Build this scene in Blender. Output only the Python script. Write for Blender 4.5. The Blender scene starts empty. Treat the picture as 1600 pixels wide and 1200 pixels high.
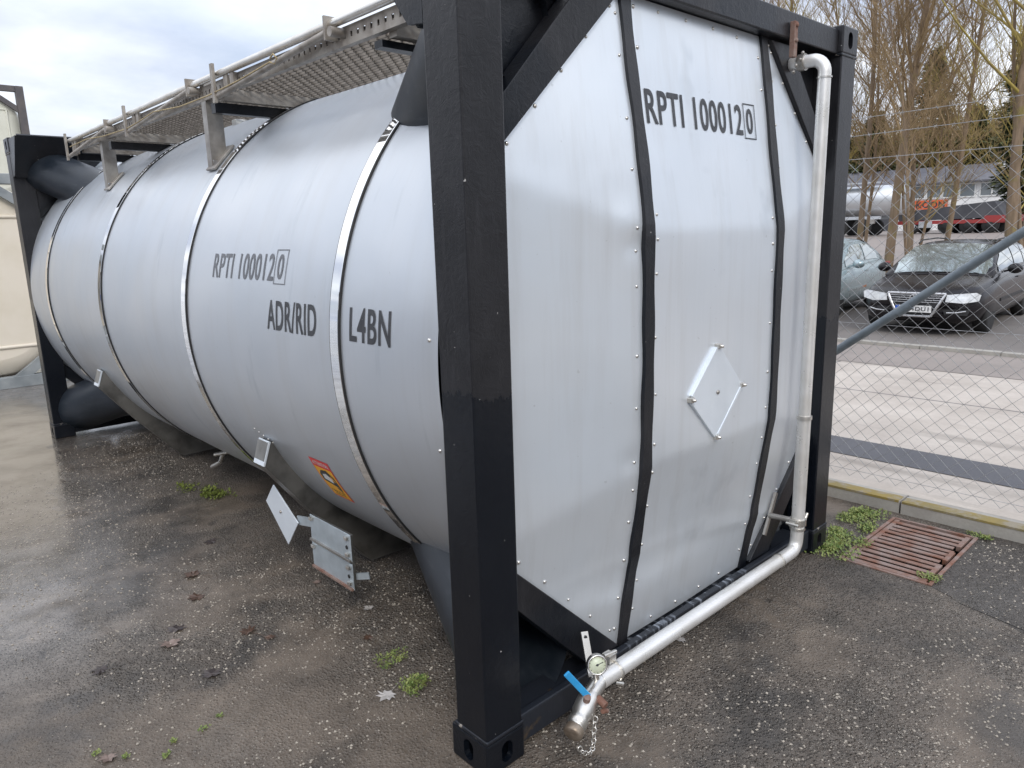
import bpy, bmesh, math, random
from mathutils import Vector, Matrix
S = bpy.context.scene
COL = S.collection
R = math.radians
# ------------------------------------------------------------------ camera
cd = bpy.data.cameras.new('camera'); cam = bpy.data.objects.new('camera', cd); COL.objects.link(cam)
S.camera = cam
cd.sensor_width = 36; cd.lens = 36 * 1136.285 / 1600; cd.clip_start = 0.05; cd.clip_end = 1500
yaw, pit, rol = 0.748292, -0.206914, -0.028828
fwd = Vector((math.cos(pit) * math.sin(yaw), math.cos(pit) * math.cos(yaw), math.sin(pit)))
rt = Vector((math.cos(yaw), -math.sin(yaw), 0)); up = rt.cross(fwd)
r2 = math.cos(rol) * rt + math.sin(rol) * up; u2 = -math.sin(rol) * rt + math.cos(rol) * up
m = Matrix((r2, u2, -fwd)).transposed().to_4x4(); m.translation = Vector((-1.285926, -1.549369, 1.712553))
cam.matrix_world = m
# ------------------------------------------------------------------ world (overcast with thin blue gaps) and a weak soft sun
SUN_EL, SUN_AZ = R(38), R(215)          # azimuth clockwise from +y
W = bpy.data.worlds.new('World'); S.world = W; W.use_nodes = True
nt = W.node_tree; N = nt.nodes; Lk = nt.links; N.clear()
def nn(t, **k):
    n = N.new(t)
    for a, b in k.items():
        if a in ('op',): n.operation = b
        else: setattr(n, a, b)
    return n
out = nn('ShaderNodeOutputWorld'); bg = nn('ShaderNodeBackground'); bg.inputs[1].default_value = 0.125
Lk.new(bg.outputs[0], out.inputs[0])
sky = nn('ShaderNodeTexSky', sky_type='NISHITA', sun_disc=False, sun_elevation=SUN_EL, sun_rotation=SUN_AZ)
tc = nn('ShaderNodeTexCoord'); sx = nn('ShaderNodeSeparateXYZ'); Lk.new(tc.outputs['Generated'], sx.inputs[0])
# cloud layer: project direction on a plane overhead
zc = nn('ShaderNodeMath', op='MAXIMUM'); Lk.new(sx.outputs[2], zc.inputs[0]); zc.inputs[1].default_value = 0.0
za = nn('ShaderNodeMath', op='ADD'); Lk.new(zc.outputs[0], za.inputs[0]); za.inputs[1].default_value = 0.22
dv = nn('ShaderNodeVectorMath', op='DIVIDE'); cmb = nn('ShaderNodeCombineXYZ')
for i in range(3): Lk.new(za.outputs[0], cmb.inputs[i])
Lk.new(tc.outputs['Generated'], dv.inputs[0]); Lk.new(cmb.outputs[0], dv.inputs[1])
nz = nn('ShaderNodeTexNoise'); nz.inputs['Scale'].default_value = 1.15; nz.inputs['Detail'].default_value = 7; nz.inputs['Roughness'].default_value = 0.5
mpw = nn('ShaderNodeMapping'); mpw.inputs['Location'].default_value = (3.3, 1.6, 0.4)
Lk.new(dv.outputs[0], mpw.inputs[0]); Lk.new(mpw.outputs[0], nz.inputs['Vector'])
cr = nn('ShaderNodeValToRGB'); e = cr.color_ramp.elements
e[0].position = 0.40; e[0].color = (0.50, 0.55, 0.67, 1); e[1].position = 0.60; e[1].color = (0.91, 0.94, 1.0, 1)
Lk.new(nz.outputs[0], cr.inputs[0])
zen = nn('ShaderNodeMapRange'); Lk.new(sx.outputs[2], zen.inputs[0])
zen.inputs[1].default_value = 0.1; zen.inputs[2].default_value = 1.0; zen.inputs[3].default_value = 8.0; zen.inputs[4].default_value = 16.0
sc = nn('ShaderNodeVectorMath', op='SCALE'); Lk.new(cr.outputs[0], sc.inputs[0]); Lk.new(zen.outputs[0], sc.inputs['Scale'])
nz2 = nn('ShaderNodeTexNoise'); nz2.inputs['Scale'].default_value = 0.9; nz2.inputs['Detail'].default_value = 5
mpv = nn('ShaderNodeMapping'); mpv.inputs['Location'].default_value = (7.1, 2.2, 1.4); Lk.new(dv.outputs[0], mpv.inputs[0]); Lk.new(mpv.outputs[0], nz2.inputs['Vector'])
gap = nn('ShaderNodeMapRange'); Lk.new(nz2.outputs[0], gap.inputs[0]); gap.inputs[1].default_value = 0.5; gap.inputs[2].default_value = 0.72
gap.inputs[3].default_value = 0.97; gap.inputs[4].default_value = 0.70
mx = nn('ShaderNodeMix', data_type='RGBA'); Lk.new(gap.outputs[0], mx.inputs[0]); Lk.new(sky.outputs[0], mx.inputs[6]); Lk.new(sc.outputs[0], mx.inputs[7])
Lk.new(mx.outputs[2], bg.inputs[0])
sl = bpy.data.lights.new('sun', 'SUN'); sl.energy = 1.2; sl.angle = R(14); sl.color = (1, 0.96, 0.9)
so = bpy.data.objects.new('sun', sl); COL.objects.link(so)
sd = Vector((math.sin(SUN_AZ) * math.cos(SUN_EL), math.cos(SUN_AZ) * math.cos(SUN_EL), math.sin(SUN_EL)))
so.rotation_euler = (-sd).to_track_quat('-Z', 'Y').to_euler()
S.view_settings.view_transform = 'Standard'; S.view_settings.look = 'None'; S.view_settings.exposure = 0.27
S.view_settings.gamma = 1; S.view_settings.use_curve_mapping = False
S.render.engine = 'CYCLES'
# ------------------------------------------------------------------ materials
class G:
    """small node-graph helper"""
    def __init__(s, name):
        s.m = bpy.data.materials.new(name); s.m.use_nodes = True; s.t = s.m.node_tree; s.n = s.t.nodes
        s.p = s.n['Principled BSDF']; s.co = s.n.new('ShaderNodeTexCoord').outputs['Object']
    def link(s, a, b): s.t.links.new(a, b)
    def setin(s, sock, v):
        if hasattr(v, 'links') or isinstance(v, bpy.types.NodeSocket): s.link(v, sock)
        else: sock.default_value = v
    def math(s, op, a, b=0.0, c=None, clamp=False):
        n = s.n.new('ShaderNodeMath'); n.operation = op; n.use_clamp = clamp
        s.setin(n.inputs[0], a); s.setin(n.inputs[1], b)
        if c is not None: s.setin(n.inputs[2], c)
        return n.outputs[0]
    def vec(s, scale=(1, 1, 1), loc=(0, 0, 0), rot=(0, 0, 0)):
        n = s.n.new('ShaderNodeMapping'); s.link(s.co, n.inputs[0])
        n.inputs['Scale'].default_value = scale; n.inputs['Location'].default_value = loc; n.inputs['Rotation'].default_value = rot
        return n.outputs[0]
    def noise(s, scale, detail=4, rough=0.55, v=None, dist=0.0, col=False):
        n = s.n.new('ShaderNodeTexNoise'); s.link(v or s.co, n.inputs['Vector'])
        n.inputs['Scale'].default_value = scale; n.inputs['Detail'].default_value = detail
        n.inputs['Roughness'].default_value = rough; n.inputs['Distortion'].default_value = dist
        return n.outputs[1 if col else 0]
    def vor(s, scale, v=None, feat='F1'):
        n = s.n.new('ShaderNodeTexVoronoi'); n.feature = feat; s.link(v or s.co, n.inputs['Vector']); n.inputs['Scale'].default_value = scale
        return n
    def rng(s, x, a, b, c=0.0, d=1.0, smooth=False):
        n = s.n.new('ShaderNodeMapRange'); s.setin(n.inputs[0], x)
        if smooth: n.interpolation_type = 'SMOOTHSTEP'
        for i, q in enumerate((a, b, c, d)): s.setin(n.inputs[i + 1], q)
        return n.outputs[0]
    def mix(s, f, a, b, bt='MIX'):
        n = s.n.new('ShaderNodeMix'); n.data_type = 'RGBA'; n.blend_type = bt
        s.setin(n.inputs[0], f)
        for sock, v in ((n.inputs[6], a), (n.inputs[7], b)):
            if isinstance(v, (tuple, list)): v = (*v[:3], 1)
            s.setin(sock, v)
        return n.outputs[2]
    def bump(s, h, strength=0.3, dist=0.01, nrm=None):
        n = s.n.new('ShaderNodeBump'); s.link(h, n.inputs['Height']); n.inputs['Strength'].default_value = strength
        n.inputs['Distance'].default_value = dist
        if nrm is not None: s.link(nrm, n.inputs['Normal'])
        return n.outputs[0]
    def out(s, col=None, rough=None, metal=None, nrm=None, **k):
        def c4(v): return (*v[:3], 1) if isinstance(v, (tuple, list)) else v
        if col is not None: s.setin(s.p.inputs['Base Color'], c4(col))
        if rough is not None: s.setin(s.p.inputs['Roughness'], rough)
        if metal is not None: s.setin(s.p.inputs['Metallic'], metal)
        if nrm is not None: s.link(nrm, s.p.inputs['Normal'])
        for a, b in k.items(): s.setin(s.p.inputs[a.replace('_', ' ')], b)
        return s.m
def simple(name, c1, c2=None, rough=0.5, metal=0.0, scale=20, bump=0.0, bscale=80, lo=0.4, hi=0.65, rv=0.1, **k):
    g = G(name); n = g.noise(scale)
    col = g.mix(g.rng(n, lo, hi), c1, c2 or tuple(x * 0.8 for x in c1))
    rr = g.rng(g.noise(scale * 1.7), 0.3, 0.7, max(0.02, rough - rv), min(1, rough + rv))
    nm = g.bump(g.noise(bscale), bump, 0.004) if bump else None
    return g.out(col, rr, metal, nm, **k)
M = {}
# --- aluminium cladding: brushed vertical streaks, gentle oil-canning dents, faint scuffs
def cladding(name, base, seed, metal=0.82, r0=0.36, sv=(90, 90, 1.5), gv=(14, 14, 0.9)):
    g = G(name)
    st = g.noise(1, 5, 0.6, g.vec(sv, (seed, 0, 0)))
    big = g.noise(1.6, 3, 0.5, g.vec((1, 1, 1), (seed * 2.3, 1, 2)))
    scuff = g.noise(1, 4, 0.6, g.vec((2, 7, 1.6), (seed, 4, 1), (0.35, 0, 0)))
    c = g.mix(g.rng(st, 0.3, 0.7), tuple(b * 0.965 for b in base), base)
    c = g.mix(g.rng(big, 0.35, 0.65), c, tuple(b * x for b, x in zip(base, (0.93, 0.95, 0.97))))
    c = g.mix(g.rng(scuff, 0.62, 0.74, 0, 0.38), c, (0.34, 0.38, 0.42))
    spk = g.noise(38, 2, 0.5)
    c = g.mix(g.rng(spk, 0.74, 0.78, 0, 0.35), c, (0.4, 0.42, 0.43))
    grime = g.rng(g.noise(1, 5, 0.6, g.vec(gv, (seed, 7, 0))), 0.5, 0.78, 0, 0.24)
    c = g.mix(grime, c, (0.45, 0.44, 0.42))
    ro = g.math('ADD', g.rng(big, 0.3, 0.7, r0 - 0.05, r0 + 0.06), g.rng(st, 0.3, 0.7, 0, 0.04))
    b1 = g.bump(g.noise(3.2, 2, 0.4), 0.32, 0.018)
    b2 = g.bump(st, 0.02 if sv[0] > 9 else 0.0, 0.002, b1)
    return g.out(c, ro, metal, b2)
M['clad'] = cladding('aluminium_cladding', (0.585, 0.612, 0.645), 1.0, 0.62, 0.335, (0.7, 75, 0.7), (0.9, 8, 0.9))
M['panel'] = cladding('aluminium_end_sheet', (0.725, 0.762, 0.80), 5.0, 0.50, 0.33)
M['placard'] = simple('placard_white', (0.74, 0.79, 0.84), (0.68, 0.73, 0.78), 0.4, 0.35, 6, 0.03, 40)
M['galv'] = simple('galvanised_plate', (0.50, 0.56, 0.60), (0.40, 0.45, 0.48), 0.42, 0.55, 9, 0.05, 60)
M['chrome'] = simple('polished_band', (0.90, 0.90, 0.89), (0.86, 0.86, 0.86), 0.04, 1.0, 30, rv=0.02)
M['stain'] = simple('stainless_pipe', (0.72, 0.70, 0.66), (0.60, 0.57, 0.52), 0.3, 0.9, 7, 0.03, 60)
M['pipew'] = simple('whitish_steel_pipe', (0.80, 0.79, 0.77), (0.66, 0.64, 0.60), 0.34, 0.55, 5, 0.03, 60)
M['scuff'] = simple('scraped_casting_paint', (0.010, 0.012, 0.017), (0.30, 0.27, 0.24), 0.4, 0.1, 34, 0.3, 60, 0.60, 0.64)
M['bracket'] = simple('dull_stainless', (0.42, 0.40, 0.37), (0.27, 0.25, 0.23), 0.42, 0.75, 9, 0.06, 50)
M['saddle'] = simple('saddle_steel', (0.30, 0.29, 0.27), (0.16, 0.155, 0.145), 0.38, 0.8, 7, 0.06, 40)
M['walk'] = simple('walkway_alloy', (0.40, 0.37, 0.33), (0.25, 0.22, 0.19), 0.55, 0.5, 14, 0.06, 60)
M['deck'] = simple('deck_alloy', (0.17, 0.15, 0.13), (0.10, 0.088, 0.075), 0.6, 0.45, 20, 0.05, 60)
M['rubber'] = simple('black_rubber', (0.012, 0.012, 0.013), None, 0.7)
M['rust'] = simple('rusty_steel', (0.20, 0.10, 0.07), (0.27, 0.20, 0.17), 0.75, 0.2, 18, 0.3, 90)
M['grate'] = simple('rusty_grate', (0.21, 0.095, 0.06), (0.27, 0.20, 0.175), 0.65, 0.25, 9, 0.35, 120, 0.35, 0.6)
M['blue'] = simple('blue_vinyl_handle', (0.03, 0.30, 0.62), (0.04, 0.36, 0.70), 0.45)
M['bronze'] = simple('tarnished_cap', (0.20, 0.155, 0.115), (0.30, 0.25, 0.2), 0.45, 0.6, 30, 0.1, 90)
M['dial'] = simple('gauge_dial', (0.62, 0.66, 0.50), (0.56, 0.60, 0.46), 0.35)
M['ink'] = simple('dark_print', (0.030, 0.032, 0.038), (0.045, 0.047, 0.052), 0.45)
M['inkg'] = simple('grey_print', (0.115, 0.12, 0.135), (0.14, 0.145, 0.16), 0.45)
M['white'] = simple('white_paint', (0.72, 0.73, 0.72), (0.62, 0.62, 0.60), 0.5, 0, 5)
M['yellow'] = simple('sticker_yellow', (0.95, 0.48, 0.02), (0.90, 0.42, 0.02), 0.4)
M['red'] = simple('sticker_red', (0.75, 0.06, 0.06), (0.68, 0.05, 0.05), 0.4)
M['yclip'] = simple('yellow_plastic', (0.80, 0.50, 0.03), None, 0.4)
M['rope'] = simple('tan_rope', (0.45, 0.36, 0.2), (0.33, 0.26, 0.15), 0.8)
# --- frame paint: brushed black-blue, lower part freshly overpainted
def frame_paint(name, overpaint):
    g = G(name)
    br = g.noise(1, 5, 0.6, g.vec((55, 55, 5)))
    big = g.noise(3.0, 4, 0.6)
    old = g.mix(g.rng(big, 0.35, 0.65), (0.011, 0.011, 0.013), (0.022, 0.022, 0.025))
    old = g.mix(g.rng(br, 0.55, 0.8, 0, 0.4), old, (0.045, 0.045, 0.05))
    fresh = g.mix(g.rng(big, 0.35, 0.65), (0.003, 0.0045, 0.008), (0.006, 0.008, 0.012))
    rs = g.noise(13, 6, 0.7); sp = g.noise(60, 2, 0.5)
    if overpaint:
        s = g.n.new('ShaderNodeSeparateXYZ'); g.link(g.co, s.inputs[0])
        zz = g.math('ADD', s.outputs[2], g.math('MULTIPLY', g.noise(1, 4, 0.6, g.vec((16, 16, 2))), 0.16))
        f = g.rng(zz, 1.325, 1.333)
        c = g.mix(f, fresh, old); ro = g.rng(f, 0, 1, 0.27, 0.36)
    else:
        f = g.rng(g.noise(1.2, 3), 0.48, 0.56); c = g.mix(f, fresh, old); ro = g.rng(f, 0, 1, 0.28, 0.36)
    c = g.mix(g.rng(sp, 0.77, 0.79), c, (0.35, 0.34, 0.33))
    c = g.mix(g.rng(rs, 0.735, 0.75, 0, 0.9), c, (0.10, 0.045, 0.025))
    wr = g.noise(26, 5, 0.7, None, 1.5)
    b = g.bump(wr, 0.32, 0.005, g.bump(br, 0.12, 0.003))
    return g.out(c, ro, 0.0, b, Specular_IOR_Level=0.36)
M['post'] = frame_paint('post_paint', True)
M['frame'] = frame_paint('frame_paint', False)
def worn_rail():
    g = G('worn_rail_paint')
    s = g.noise(1, 3, 0.55, g.vec((38, 8, 1.5)))
    q = g.n.new('ShaderNodeSeparateXYZ'); g.link(g.co, q.inputs[0])
    ms = g.math('MULTIPLY', g.rng(q.outputs[0], 0.72, 0.78), g.rng(q.outputs[0], 1.75, 1.5))
    c = g.mix(g.math('MULTIPLY', ms, g.rng(s, 0.54, 0.66, 0, 0.8)), (0.016, 0.019, 0.026), (0.30, 0.33, 0.38))
    c = g.mix(g.rng(g.noise(9), 0.66, 0.72, 0, 0.6), c, (0.09, 0.06, 0.03))
    return g.out(c, 0.42, 0.0, g.bump(s, 0.3, 0.004))
M['worn'] = worn_rail()
# --- barrels: dark blue-black with scuffed highlights
g = G('barrel_paint'); n1 = g.noise(5, 5, 0.65); n2 = g.noise(1, 4, 0.6, g.vec((8, 8, 40)))
c = g.mix(g.rng(n1, 0.4, 0.7), (0.010, 0.015, 0.022), (0.024, 0.030, 0.040)); c = g.mix(g.rng(n2, 0.58, 0.75, 0, 0.3), c, (0.09, 0.10, 0.11))
M['barrel'] = g.out(c, g.rng(n1, 0.3, 0.7, 0.32, 0.5), 0.1, g.bump(n2, 0.15, 0.003))
# --- wet asphalt yard
def asphalt():
    g = G('wet_asphalt')
    sxyz = g.n.new('ShaderNodeSeparateXYZ'); g.link(g.co, sxyz.inputs[0]); X, Y = sxyz.outputs[0], sxyz.outputs[1]
    big = g.noise(0.9, 5, 0.6); mid = g.noise(3.5, 6, 0.65); fine = g.noise(45, 5, 0.7)
    v1 = g.vor(84); v2 = g.vor(185)
    sep = g.n.new('ShaderNodeSeparateColor'); g.link(v1.outputs['Color'], sep.inputs[0])
    sep2 = g.n.new('ShaderNodeSeparateColor'); g.link(v2.outputs['Color'], sep2.inputs[0])
    base = g.mix(g.rng(mid, 0.35, 0.65), (0.040, 0.031, 0.023), (0.125, 0.099, 0.077))
    base = g.mix(g.rng(fine, 0.42, 0.7, 0, 0.7), base, (0.15, 0.13, 0.11))
    # small stones of two sizes
    dens = g.rng(g.noise(1.6, 4, 0.6, g.vec((1, 1, 1), (5, 2, 0))), 0.40, 0.60, 0.05, 1.0)
    st = g.mix(sep.outputs[1], (0.16, 0.145, 0.13), (0.56, 0.50, 0.42))
    f1 = g.math('MULTIPLY', g.rng(sep.outputs[0], 0.80, 0.82), g.rng(v1.outputs['Distance'], 0.42, 0.30))
    st2 = g.mix(sep2.outputs[1], (0.10, 0.09, 0.08), (0.46, 0.42, 0.36))
    f2 = g.math('MULTIPLY', g.rng(sep2.outputs[0], 0.36, 0.42), g.rng(v2.outputs['Distance'], 0.45, 0.3))
    f1 = g.math('MULTIPLY', f1, dens); f2 = g.math('MULTIPLY', f2, g.rng(dens, 0, 1, 0.35, 1)); col = g.mix(f2, base, st2); col = g.mix(f1, col, st)
    # mud silt lying over part of it
    silt = g.math('MULTIPLY', g.rng(g.noise(1.15, 6, 0.62, g.vec((1, 1, 1), (3.2, 1.7, 0))), 0.50, 0.60, 0, 1), 0.9)
    # near, low-lying corner is siltier
    near = g.rng(g.math('ADD', g.math('ADD', X, Y), g.math('MULTIPLY', g.noise(1.8, 5), 1.6)), 2.0, 1.3, 0, 0.75)
    lim = g.rng(X, 0.7, 0.0)
    silt = g.math('MAXIMUM', silt, g.math('MULTIPLY', near, lim))
    siltc = g.mix(g.rng(mid, 0.3, 0.7), (0.080, 0.061, 0.045), (0.200, 0.158, 0.120))
    siltc = g.mix(g.rng(g.noise(110, 4, 0.7), 0.55, 0.68, 0, 0.8), siltc, (0.22, 0.20, 0.175))
    col = g.mix(g.math('MULTIPLY', silt, 0.82), col, siltc)
    # dark damp patches
    damp = g.rng(g.noise(1.7, 5, 0.6, g.vec((1, 1, 1), (9, 3, 0))), 0.52, 0.64)
    col = g.mix(g.math('MULTIPLY', damp, 0.65), col, (0.018, 0.015, 0.012))
    pt = g.math('MULTIPLY', g.rng(g.math('SUBTRACT', g.math('ADD', X, g.math('MULTIPLY', g.noise(6, 4), 0.10)), g.math('ADD', g.math('MULTIPLY', Y, 0.42), 2.60)), 0.0, 0.012), g.rng(Y, -0.50, -0.56))
    col = g.mix(g.math('MULTIPLY', pt, 0.85), col, g.mix(g.rng(fine, 0.35, 0.7), (0.040, 0.034, 0.030), (0.085, 0.074, 0.064)))
    oil = g.rng(g.noise(5.5, 3, 0.5, g.vec((1, 1, 1), (1, 6, 0))), 0.68, 0.72, 0, 0.5); col = g.mix(oil, col, (0.016, 0.014, 0.013))
    # standing water film along the far left
    wob = g.math('MULTIPLY', g.math('SUBTRACT', g.noise(2.2, 4, 0.6), 0.5), 0.7)
    edge = g.math('SUBTRACT', g.math('ADD', g.math('MULTIPLY', g.math('SUBTRACT', Y, 3.3), 0.2), -0.42), g.math('ADD', X, wob))
    wet = g.math('MULTIPLY', g.rng(edge, 0.0, 0.10), g.rng(Y, 3.0, 3.7))
    wet = g.math('MULTIPLY', wet, g.rng(Y, 8.4, 7.2))
    sheen = g.math('MULTIPLY', g.rng(g.math('ADD', edge, g.math('MULTIPLY', big, 0.5)), -0.6, 0.1), g.rng(Y, 1.3, 2.4))
    col = g.mix(g.math('MULTIPLY', wet, 0.9), col, g.mix(g.rng(g.noise(2.5, 4, 0.5), 0.35, 0.65), (0.055, 0.045, 0.037), (0.10, 0.082, 0.068)))
    far = g.rng(Y, 7.5, 8.6)
    col = g.mix(far, col, g.mix(mid, (0.17, 0.145, 0.125), (0.24, 0.21, 0.185)))
    ro = g.rng(g.noise(2.4, 5, 0.6, g.vec((1, 1, 1), (4, 8, 0))), 0.35, 0.62, 0.30, 0.62)
    ro = g.math('SUBTRACT', ro, g.math('MULTIPLY', sheen, 0.22))
    ro = g.math('SUBTRACT', ro, g.math('MULTIPLY', damp, 0.06))
    ro = g.math('MAXIMUM', g.math('SUBTRACT', ro, g.math('MULTIPLY', wet, 0.5)), 0.05)
    wetc = g.math('MULTIPLY', g.math('MAXIMUM', g.math('MULTIPLY', sheen, 1.25), g.math('MULTIPLY', damp, 0.35)), g.rng(mid, 0.3, 0.6, 0.4, 1.0)); g.setin(g.p.inputs['Coat Weight'], wetc)
    g.setin(g.p.inputs['Coat Roughness'], g.rng(mid, 0.3, 0.7, 0.10, 0.25)); g.p.inputs['Coat IOR'].default_value = 1.6
    h = g.math('ADD', g.math('MULTIPLY', fine, 0.5), g.math('MULTIPLY', g.math('MAXIMUM', f1, g.math('MULTIPLY', f2, 0.5)), 0.8))
    h = g.math('MULTIPLY', h, g.math('SUBTRACT', 1.0, g.math('MULTIPLY', wet, 0.96)))
    h = g.math('MULTIPLY', h, g.math('SUBTRACT', 1.0, g.math('MULTIPLY', silt, 0.55)))
    h = g.math('ADD', h, g.math('MULTIPLY', g.math('MULTIPLY', g.rng(v1.outputs['Distance'], 0.55, 0.1), g.math('SUBTRACT', 1.0, silt)), g.math('SUBTRACT', 1.0, wet)))
    b = g.bump(h, 1.0, 0.009)
    b = g.bump(g.math('MULTIPLY', mid, g.math('SUBTRACT', 1.0, wet)), 0.45, 0.03, b)
    return g.out(col, ro, 0.0, b)
M['asphalt'] = asphalt()
def dryish(name, a, b2, sc_=0.8, rough=0.85, stain=(0.16, 0.14, 0.125), sf=0.6, pale=None):
    g = G(name); n = g.noise(sc_, 6, 0.65); f = g.noise(60, 4, 0.7)
    c = g.mix(g.rng(n, 0.35, 0.65), a, b2); c = g.mix(g.rng(f, 0.35, 0.7, 0, 0.35), c, tuple(x * 0.6 for x in a))
    c = g.mix(g.rng(g.noise(1, 5, 0.6, g.vec((2.6, 0.35, 1), (2, 5, 0))), 0.56, 0.70, 0, sf), c, stain)
    return g.out(c, rough, 0.0, g.bump(f, 0.3, 0.004))
M['road'] = dryish('pale_concrete_road', (0.53, 0.475, 0.42), (0.40, 0.35, 0.305), 1.4, stain=(0.22, 0.195, 0.17), sf=0.75)
M['patch'] = dryish('dark_asphalt_patch', (0.095, 0.095, 0.105), (0.115, 0.115, 0.125), sf=0.1)
M['park'] = dryish('parking_asphalt', (0.15, 0.135, 0.125), (0.20, 0.18, 0.165), sf=0.4)
M['pave'] = dryish('brown_paving', (0.30, 0.26, 0.235), (0.24, 0.21, 0.19), sf=0.2)
M['kerb'] = dryish('kerb_stone', (0.40, 0.38, 0.34), (0.32, 0.30, 0.27), 6)
M['kerbp_old'] = dryish('worn_yellow_kerb_paint', (0.44, 0.30, 0.045), (0.27, 0.20, 0.075), 7, 0.8, (0.12, 0.10, 0.07), 0.95)
g = G('worn_yellow_kerb_paint'); n1 = g.noise(7, 6, 0.7); n2 = g.noise(2.2, 5, 0.65)
c = g.mix(g.rng(n2, 0.4, 0.6), (0.27, 0.20, 0.055), (0.19, 0.16, 0.08)); c = g.mix(g.rng(n1, 0.50, 0.60, 0, 0.85), c, (0.26, 0.23, 0.18))
M['kerbp'] = g.out(c, 0.8, 0, g.bump(g.noise(50), 0.5, 0.005))
M['land'] = dryish('far_yard_ground', (0.24, 0.205, 0.185), (0.30, 0.26, 0.235), 0.15)
M['pit'] = simple('drain_pit', (0.012, 0.011, 0.010), None, 0.9)
M['wire'] = simple('galvanised_wire', (0.42, 0.42, 0.42), (0.33, 0.33, 0.33), 0.45, 0.6)
M['strut'] = simple('grey_strut_paint', (0.17, 0.20, 0.225), (0.13, 0.155, 0.175), 0.45, 0.2, 12, 0.15, 60)
M['weed'] = simple('weed_leaf', (0.10, 0.17, 0.035), (0.27, 0.29, 0.09), 0.6, 0, 45, lo=0.35, hi=0.65)
M['moss'] = simple('moss', (0.10, 0.13, 0.02), (0.16, 0.19, 0.03), 0.8, 0, 40)
for k, a, b in (('leafb', (0.055, 0.030, 0.020), (0.10, 0.055, 0.035)), ('leafd', (0.035, 0.027, 0.026), (0.055, 0.04, 0.037)), ('leafp', (0.36, 0.34, 0.32), (0.45, 0.42, 0.40)), ('leaft', (0.15, 0.105, 0.085), (0.23, 0.17, 0.145))):
    M[k] = simple('dead_leaf_' + k[-1], a, b, 0.45, 0, 50, 0.2, 90)
M['stone'] = simple('pebble_pale', (0.46, 0.41, 0.34), (0.19, 0.165, 0.14), 0.6, 0, 30, lo=0.3, hi=0.7)
def bark(name, a, b2):
    g = G(name); n = g.noise(1, 5, 0.65, g.vec((14, 14, 2.5))); l = g.noise(2.2, 4, 0.6)
    c = g.mix(g.rng(n, 0.3, 0.7), a, b2); c = g.mix(g.rng(l, 0.55, 0.68, 0, 0.7), c, (0.20, 0.17, 0.035))
    return g.out(c, 0.85, 0, g.bump(n, 0.6, 0.02))
M['bark'] = bark('bark_brown', (0.15, 0.105, 0.065), (0.27, 0.195, 0.13))
M['twig'] = simple('twig_brown', (0.18, 0.12, 0.065), (0.34, 0.24, 0.125), 0.8, 0, 0.9, lo=0.35, hi=0.65)
M['twigy'] = simple('twig_lichen', (0.36, 0.28, 0.07), (0.24, 0.175, 0.08), 0.8, 0, 1.2)
M['brush'] = simple('thicket_twig', (0.27, 0.185, 0.09), (0.38, 0.29, 0.12), 0.85, 0, 0.5)
M['needle'] = simple('conifer_needles', (0.045, 0.065, 0.022), (0.095, 0.10, 0.038), 0.75, 0, 0.8)
# vehicles
def paint(name, c, rough=0.25, metal=0.3):
    g = G(name); n = g.noise(6, 4)
    return g.out(g.mix(g.rng(n, 0.35, 0.65), c, tuple(x * 0.86 for x in c)), g.rng(n, 0.3, 0.7, rough - 0.04, rough + 0.08), metal, None, Coat_Weight=0.35, Coat_Roughness=0.08)
g = G('car_paint_dark_plum'); n = g.noise(6, 4); M['carblack'] = g.out(g.mix(n, (0.012, 0.010, 0.012), (0.009, 0.008, 0.009)), 0.22, 0.0, None, Specular_IOR_Level=0.35)
M['carblue'] = paint('car_paint_silver_blue', (0.36, 0.45, 0.48), 0.28, 0.4)
M['glass'] = simple('car_glass', (0.36, 0.42, 0.42), (0.28, 0.33, 0.33), 0.06, 0.65, 3, rv=0.02, Coat_Weight=1.0, Specular_IOR_Level=1.0)
M['lampg'] = simple('headlamp_glass', (0.85, 0.87, 0.88), (0.68, 0.70, 0.72), 0.15, 0.3, 25)
M['tyre'] = simple('tyre_rubber', (0.018, 0.018, 0.018), None, 0.8)
M['alloy'] = simple('alloy_rim', (0.62, 0.62, 0.63), None, 0.3, 0.8)
M['trim'] = simple('black_trim', (0.02, 0.02, 0.021), None, 0.5)
M['amber'] = simple('amber_marker', (0.5, 0.16, 0.03), None, 0.3)
M['plate'] = simple('plate_white', (0.75, 0.75, 0.74), None, 0.4)
M['eublue'] = simple('plate_blue', (0.03, 0.12, 0.55), None, 0.4)
M['wallw'] = simple('building_white_wall', (0.80, 0.80, 0.79), (0.74, 0.74, 0.73), 0.7, 0, 0.6)
M['roofd'] = simple('dark_slate_roof', (0.085, 0.085, 0.10), (0.115, 0.112, 0.125), 0.6, 0, 0.8)
M['winb'] = simple('window_glass_far', (0.10, 0.12, 0.13), (0.16, 0.18, 0.19), 0.08, 0, 0.5, rv=0.02, Specular_IOR_Level=0.8)
M['orange'] = simple('orange_sign_board', (0.72, 0.13, 0.035), None, 0.5)
M['redp'] = simple('red_chassis_paint', (0.34, 0.035, 0.035), (0.24, 0.04, 0.035), 0.5)
M['tarp'] = simple('dark_grey_body', (0.05, 0.052, 0.06), (0.08, 0.08, 0.088), 0.55, 0, 1.0)
M['silver'] = simple('silver_tank_far', (0.62, 0.64, 0.66), (0.5, 0.52, 0.54), 0.38, 0.7, 0.8)
M['cream'] = simple('cream_tank_skin', (0.74, 0.67, 0.56), (0.68, 0.61, 0.49), 0.5, 0, 2.0, 0.05, 3)
M['creamy'] = simple('pale_yellow_skin', (0.66, 0.66, 0.57), (0.60, 0.60, 0.51), 0.5, 0, 2.0)
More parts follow.
